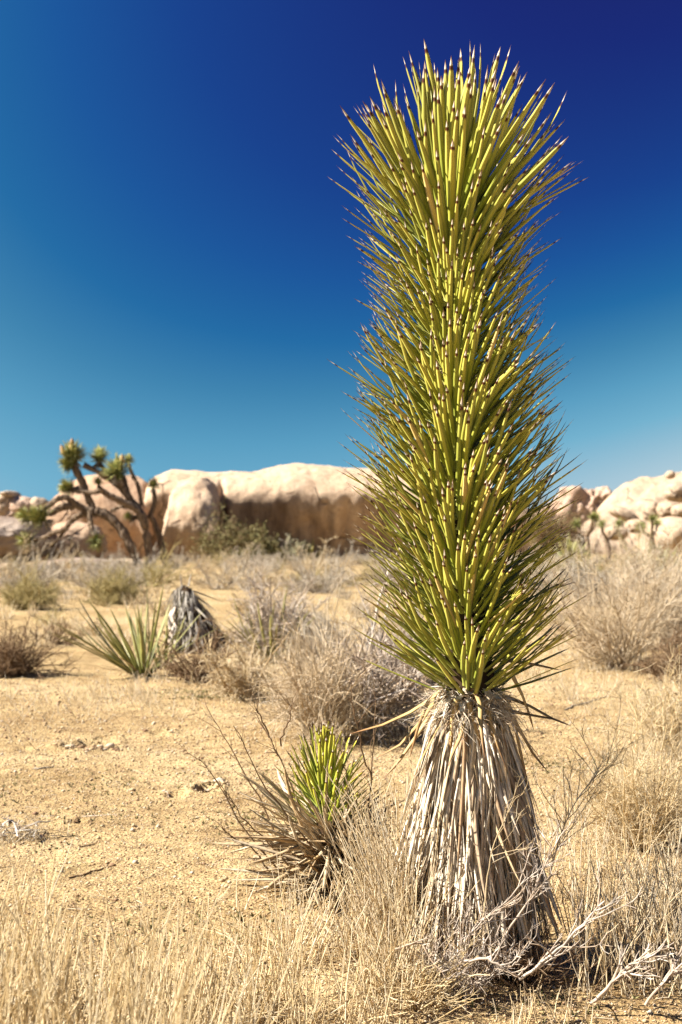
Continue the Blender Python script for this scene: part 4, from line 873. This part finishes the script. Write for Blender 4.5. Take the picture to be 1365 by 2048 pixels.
def foreground_grass():
    rng = np.random.default_rng(71)
    parts = []
    for n, box, hr in [(1300, (-250, 330, 2.3, 3.1), (.20, .46)), (900, (-250, 640, 2.9, 3.6), (.12, .32)), (600, (250, 800, 3.3, 3.9), (.08, .28)), (300, (-200, 60, 2.5, 3.1), (.30, .52)), (240, (-200, 420, 1.9, 2.4), (.46, .62))]:
        xy, h = patch(rng, n, box, hr); parts.append(grass_geo(rng, xy, h, .0021, .38))
    for n, box, h0 in [(2600, (-250, 500, 2.5, 3.7), .07), (900, (450, 900, 3.3, 4.2), .06)]:   # matted straw under the standing stems
        xy, _ = patch(rng, n, box, (1, 1)); m = len(xy); p = grow(rng, np.concatenate([xy, (ground_z(xy[:, 0], xy[:, 1]) + h0 * rng.random(m))[:, None]], 1), cone_dirs(rng, m, 1.7, .8), rng.uniform(.06, .22, m), 5, .15)
        parts.append(tubes(p, taper(m, 5, .0020, .0009, rng), rng, 3))
    V, Fq, st = merge(parts); link('dry_grass', make_mesh('dry_grass', V, Fq, M['straw'], st), kind='stuff', label='dense blond dry grass along the bottom left foreground', category='grass')
    parts = []
    for n, box, hr in [(1000, (560, 835, 3.65, 4.15), (.08, .30)), (520, (770, 880, 3.8, 4.15), (.22, .46)), (650, (1150, 1420, 3.7, 4.8), (.08, .30)), (300, (480, 800, 4.15, 4.6), (.06, .16)), (500, (1080, 1420, 4.6, 6.2), (.10, .25)), (60, (850, 1200, 3.45, 3.6), (.04, .10))]:
        xy, h = patch(rng, n, box, hr); parts.append(grass_geo(rng, xy, h, .0021, .5))
    # scattered tussocks through the middle distance
    for (x0, x1, y0, y1, nt_) in [(1120, 1400, 1380, 1560, 26), (1120, 1400, 1560, 1760, 16), (430, 800, 1180, 1340, 46), (-60, 340, 1150, 1300, 46), (560, 820, 1380, 1520, 14), (1060, 1400, 1280, 1380, 16), (150, 420, 1290, 1420, 10)]:
        for _ in range(nt_):
            b = gp(rng.uniform(x0, x1), rng.uniform(y0, y1)); m = rng.integers(14, 46); sz = rng.uniform(.5, 1.3); xy = b[None, :2] + rng.normal(0, .05 * sz, (m, 2))
            parts.append(grass_geo(rng, xy, sz * rng.uniform(.10, .27, m), .0012 * max(1, b[1] / 6), .75, 5, .10, .8))
    V, Fq, st = merge(parts); link('dry_grass', make_mesh('dry_grass', V, Fq, M['straw_pale'], st), kind='stuff', label='pale brittle grass crowding round the foot of the tall yucca', category='grass')
    # sparse stubble over the mid ground
    n = 15000; D = 7 * (45 / 7) ** rng.random(n); x = rng.uniform(-.32, .32, n) * D; cl = fbm(np.stack([x * .5, D * .5, 0 * x], -1), 3, 5) + .5 * (D > 12); keep = (cl - .25 * (D < 12)) > rng.uniform(-.1, .9, n)
    xy = np.stack([x, D], -1)[keep]; V, Fq, st = grass_geo(rng, xy, rng.uniform(.05, .20, len(xy)), .0020, .8, 4, .10, .6)
    link('dry_grass', make_mesh('dry_grass', V, Fq, M['straw_pale'], st), kind='stuff', label='short stubble scattered over the sandy middle ground', category='grass')
    # low green sprouts
    pts = []
    for (px, py, rx, n) in [(455, 1388, .30, 420), (640, 1640, .2, 60), (255, 1640, .5, 120), (1170, 1530, .35, 240), (60, 1570, .3, 60), (410, 1398, .15, 150), (330, 1560, .5, 80), (420, 1850, .3, 120), (1060, 1990, .3, 60)]:
        b = gp(px, py); pts.append(np.stack([b[0] + rng.normal(0, rx, n), b[1] + rng.normal(0, rx * .5, n)], -1))
    xy = np.concatenate(pts); c = np.concatenate([xy, ground_z(xy[:, 0], xy[:, 1])[:, None]], 1); pr = np.repeat(c, 4, 0); d = cone_dirs(rng, len(pr), 1.2); q = grow(rng, pr, d, rng.uniform(.006, .02, len(pr)), 3, .2)
    V, Fq, st = blades(q, np.tile([[.0025, .003, .0005]], (len(q), 1)), unit(rng.normal(size=(len(q), 3))), .1, rng); link('green_sprouts', make_mesh('green_sprouts', V, Fq, M['leaf_small'], st), kind='stuff', label='tiny green sprouts on the sand', category='sprouts')
    # litter: chips and broken straw lying on the sand
    n = 420; D = 3.6 * (16 / 3.6) ** rng.random(n); x = rng.uniform(-.3, .3, n) * D; iv, jf = ICO[2]; sz = rng.lognormal(math.log(.006), .4, n).clip(.002, .014); gz = ground_z(x, D)
    V = iv[None] * (sz[:, None, None] * rng.uniform(.8, 1.15, (n, len(iv), 1)) * np.stack([rng.uniform(.7, 1.3, n), rng.uniform(.6, 1.1, n), rng.uniform(.35, .7, n)], -1)[:, None]) + np.stack([x, D, gz + sz * .2], -1)[:, None]
    st = np.zeros((n, len(iv), 3)); st[..., 1] = rng.random(n)[:, None]; link('stones', make_mesh('stones', V.reshape(-1, 3), (jf[None] + np.arange(n)[:, None, None] * len(iv)).reshape(-1, 3), M['pebble'], st.reshape(-1, 3)), kind='stuff', label='small stones and clods strewn on the sand', category='stones')
    n = 4200; D = 3.3 * (12 / 3.3) ** rng.random(n); x = rng.uniform(-.3, .3, n) * D; a = rng.uniform(0, 6.28, n); dd = np.stack([np.cos(a), np.sin(a), rng.uniform(0, .12, n)], -1)
    p = grow(rng, np.stack([x, D, ground_z(x, D) + .002], -1), dd, rng.lognormal(math.log(.025), .7, n), 3, .12); V, Fq, st = tubes(p, taper(n, 3, .0014, .0008, rng, .6), rng, 3)
    link('plant_litter', make_mesh('plant_litter', V, Fq, M['thatch'], st), kind='stuff', label='broken straw and twig litter lying on the sand', category='litter')
foreground_grass()

# ================================================================== NEAR BRANCHES AND STICKS
def smooth_path(pts, n):
    q = np.array(pts, float); t = np.linspace(0, 1, len(q)); tt = np.linspace(0, 1, n); o = np.stack([np.interp(tt, t, q[:, k]) for k in range(3)], -1); 
    for _ in range(2): o[1:-1] = (o[:-2] + o[1:-1] * 2 + o[2:]) / 4
    return o
def bare_shrub():
    rng = np.random.default_rng(81); D = 4.7; base = gp(640, 1800); base = np.array([P(640, 1780, D)[0], D, 0]); base[2] = float(ground_z(base[0], D))
    root = thing('bare_shrub', base, 'thin dark leafless stems fanning up around the small yucca', 'shrub')
    stems = [[(560, 1745), (500, 1680), (455, 1600), (425, 1545), (398, 1518)], [(580, 1720), (520, 1600), (480, 1530), (455, 1480), (430, 1440)], [(608, 1640), (590, 1580), (555, 1500), (530, 1460), (512, 1425)],
             [(560, 1490), (570, 1455), (585, 1430), (583, 1412)], [(540, 1474), (520, 1430), (512, 1418)], [(728, 1720), (735, 1640), (745, 1560), (748, 1490), (752, 1400)], [(690, 1700), (700, 1600), (690, 1540), (678, 1480)],
             [(540, 1740), (500, 1690), (450, 1665), (445, 1655)], [(600, 1760), (545, 1690), (500, 1650), (470, 1610), (432, 1560)], [(745, 1560), (725, 1500), (715, 1440), (700, 1390)], [(650, 1760), (640, 1700), (560, 1620), (520, 1560), (495, 1500), (470, 1450)]]
    for k, s in enumerate(stems):
        dd = rng.uniform(-.22, .18); p = smooth_path([P(x, y, D + dd * (.3 + .7 * i / len(s))) for i, (x, y) in enumerate(s)], 12) - base; p = p + rng.normal(0, .0025, p.shape)
        geo = [tubes(p[None], np.linspace(.0034, .0012, 12)[None], rng, 5)]
        ps, dv, _ = offshoots(rng, p[None], 9, .35, 1, .35); q = grow(rng, ps, dv, rng.uniform(.03, .11, 9), 5, .18, .04); geo.append(tubes(q, taper(9, 5, .0013, .0006, rng), rng, 3))
        V, Fq, st = merge(geo); link('branch', make_mesh('branch', V, Fq, M['twig_brown'], st), root)
bare_shrub()

def dead_branch(label, path, r, seed, mat, D=None, ntw=14, name='dead_branch', ltw=.12, sub=16):
    r = r * .72; ntw = int(ntw * 1.5)
    """path: (px, py, depth) points"""
    rng = np.random.default_rng(seed); pts = smooth_path([P(*a) for a in path], 14); g = ground_z(pts[:, 0], pts[:, 1]); pts[:, 2] = np.maximum(pts[:, 2], g + r * .8)
    base = pts[0].copy(); root = thing(name, base, label, 'branch'); p = pts - base; p = p + rng.normal(0, r * .35, p.shape)
    V, Fq, st = tubes(p[None], np.linspace(r, r * .5, 14)[None], rng, 6); link('main_stem', make_mesh('main_stem', V, Fq, mat, st, True), root)
    ps, dv, _ = offshoots(rng, p[None], ntw, .15, 1, .45); dv[:, 2] = np.abs(dv[:, 2]) * .8 + .1; q = grow(rng, ps, dv, ltw * rng.uniform(.5, 1.2, ntw), 6, .13, .05)
    for k in range(ntw):
        geo = [tubes(q[k:k + 1], taper(1, 6, r * .6, r * .2), rng, 5)]
        if sub:
            m = max(1, sub // 4); a, b, _ = offshoots(rng, q[k:k + 1], m, .4, 1, .5); w = grow(rng, a, b, ltw * .4 * rng.uniform(.4, 1, m), 4, .15, .04); geo.append(tubes(w, taper(m, 4, r * .38, r * .22), rng, 4))
        V, Fq, st = merge(geo); link('twig', make_mesh('twig', V, Fq, mat, st, True), root)
W = M['twig_white']
dead_branch('bleached forked branch rising across the yucca skirt, bottom centre', [(900, 1960, 3.72), (930, 1880, 3.7), (960, 1840, 3.68), (1010, 1810, 3.66), (1050, 1760, 3.66)], .0045, 201, W, ntw=12, ltw=.13)
dead_branch('bleached branch right of the skirt with short stubby twigs', [(1010, 1870, 3.75), (1060, 1800, 3.75), (1090, 1730, 3.75), (1130, 1660, 3.78)], .0045, 202, W, ntw=12, ltw=.10)
dead_branch('thick white branch slanting up to the right below the skirt', [(1040, 1960, 3.65), (1090, 1920, 3.62), (1150, 1870, 3.6), (1210, 1800, 3.6)], .006, 203, W, ntw=8, ltw=.12)
dead_branch('stout broken branch with a knobbly fork, bottom right', [(1180, 2010, 3.58), (1230, 1960, 3.55), (1265, 1925, 3.52), (1300, 1910, 3.5)], .007, 204, W, ntw=9, ltw=.10)
dead_branch('crooked pale branch lying low in front of the skirt', [(930, 1925, 3.55), (970, 1915, 3.52), (1010, 1935, 3.5), (1040, 1955, 3.5)], .0055, 205, W, ntw=6, ltw=.08)
dead_branch('white zigzag twig left of the skirt base', [(790, 1900, 3.6), (840, 1880, 3.6), (865, 1925, 3.58), (900, 1960, 3.56)], .0045, 206, W, ntw=8, ltw=.09)
dead_branch('pale branch curving along the bottom right corner', [(1290, 2010, 3.45), (1330, 1960, 3.45), (1365, 1900, 3.5), (1400, 1850, 3.5)], .006, 207, W, ntw=9, ltw=.12)
dead_branch('grey bent branch among the grass left of the skirt', [(700, 1790, 4.1), (740, 1795, 4.1), (790, 1800, 4.1), (830, 1790, 4.1)], .005, 208, W, ntw=6, ltw=.10)
dead_branch('fine upright dead stems on the right of the skirt', [(1080, 1860, 3.9), (1110, 1700, 3.95), (1150, 1600, 4.0), (1210, 1530, 4.05)], .0032, 209, M['twig_tan'], ntw=14, ltw=.18)
dead_branch('tan curving stem climbing in front of the skirt', [(960, 1900, 3.7), (975, 1760, 3.7), (985, 1690, 3.68), (1025, 1610, 3.68)], .0028, 210, M['twig_tan'], ntw=5, ltw=.14)
dead_branch('long bare twig arching over the sand at far right', [(1120, 1690, 4.1), (1160, 1630, 4.1), (1210, 1550, 4.1), (1240, 1430, 4.1)], .002, 211, M['twig_tan'], ntw=10, ltw=.10)

def stick(label, a, b, r, mat, seed):
    rng = np.random.default_rng(seed); A = gp(*a); B = gp(*b); p = np.linspace(A, B, 9); p[1:-1, :2] += rng.normal(0, .012, (7, 2)); p[:, 2] = ground_z(p[:, 0], p[:, 1]) + r * .9
    V, Fq, st = tubes((p - A)[None], np.linspace(r, r * .5, 9)[None], rng, 6); o = link('fallen_stick', make_mesh('fallen_stick', V, Fq, mat, st, True), label=label, category='stick'); o.location = A
def clod_patch(label, px, py, r, n, seed):
    rng = np.random.default_rng(seed); b = gp(px, py); iv, jf = ICO[2]; c = b[None, :2] + rng.normal(0, r, (n, 2)) * np.array([1, .6]); gz = ground_z(c[:, 0], c[:, 1]); sz = rng.lognormal(math.log(.009), .5, n).clip(.004, .022)
    dsp = 1 + .35 * vnoise(iv * 1.7 + 3, seed); V = iv[None] * dsp[None, :, None] * (sz[:, None, None] * np.stack([rng.uniform(.7, 1.4, n), rng.uniform(.6, 1.1, n), rng.uniform(.4, .8, n)], -1)[:, None]) + np.stack([c[:, 0], c[:, 1], gz + sz * .2], -1)[:, None]
    st = np.zeros((n, len(iv), 3)); st[..., 1] = rng.random(n)[:, None] * .6; link('crumbled_soil', make_mesh('crumbled_soil', V.reshape(-1, 3), (jf[None] + np.arange(n)[:, None, None] * len(iv)).reshape(-1, 3), M['pebble'], st.reshape(-1, 3)), kind='stuff', label=label, category='soil')
clod_patch('crumbly soil thrown up around the burrow hole on the bare sand', 180, 1500, .10, 90, 5)
clod_patch('crumbs of soil beside the small hole left of the small yucca', 425, 1572, .05, 36, 6)
clod_patch('crumbs of soil round the little hole in the middle of the sand', 322, 1466, .05, 30, 7)
stick('thin dark stick lying on the sand, lower left', (140, 1756), (225, 1734), .0035, M['twig_brown'], 1)
stick('short pale stick on the sand near the left edge', (68, 1538), (108, 1534), .005, M['twig_grey'], 2)
stick('small dark twig half way down the bare sand', (150, 1645), (160, 1632), .006, M['twig_brown'], 3)
stick('pale straw lying across the sand, centre left', (165, 1628), (235, 1630), .003, M['twig_white'], 4)
stick('short brown twig on the sand below the others', (163, 1693), (193, 1684), .003, M['twig_brown'], 5)
stick('straight grey stick on the ground right of the tall yucca', (1130, 1418), (1215, 1392), .006, M['twig_grey'], 6)
stick('white stick in the sand before the small yucca hollow', (330, 1583), (372, 1590), .004, M['twig_white'], 7)

def debris():
    rng = np.random.default_rng(91); base = gp(30, 1672); root = thing('debris_pile', base, 'heap of bleached dead leaves and twigs on the sand at the left edge', 'debris')
    n = 60
    for k in range(n):
        a = rng.uniform(0, 6.28); s = np.array([rng.normal(-.03, .08), rng.normal(0, .05), rng.uniform(.01, .07)]); d = np.array([math.cos(a), math.sin(a) * .7, rng.uniform(-.1, .35)])
        p = grow(rng, s[None], d[None], [rng.uniform(.05, .16)], 5, .15, -.08); p[..., 2] = np.maximum(p[..., 2], .004)
        V, Fq, st = blades(p, (np.array([[.7, 1, 1, .7, .1]]) * rng.choice([.002, .004, .007])), np.array([[0, .2, 1.0]]) + rng.normal(0, .4, (1, 3)), .3, rng)
        link('dead_leaf', make_mesh('dead_leaf', V, Fq, M['twig_white'] if rng.random() < .6 else M['dead_grey'], st), root)
    xy = np.stack([base[0] + rng.normal(-.02, .09, 260), base[1] + rng.normal(0, .07, 260)], -1); V, Fq, st = grass_geo(rng, xy, rng.uniform(.03, .10, 260), .0012, 1.2); V = V - base
    link('grass_tuft', make_mesh('grass_tuft', V, Fq, M['straw_pale'], st), root, kind='stuff')
debris()
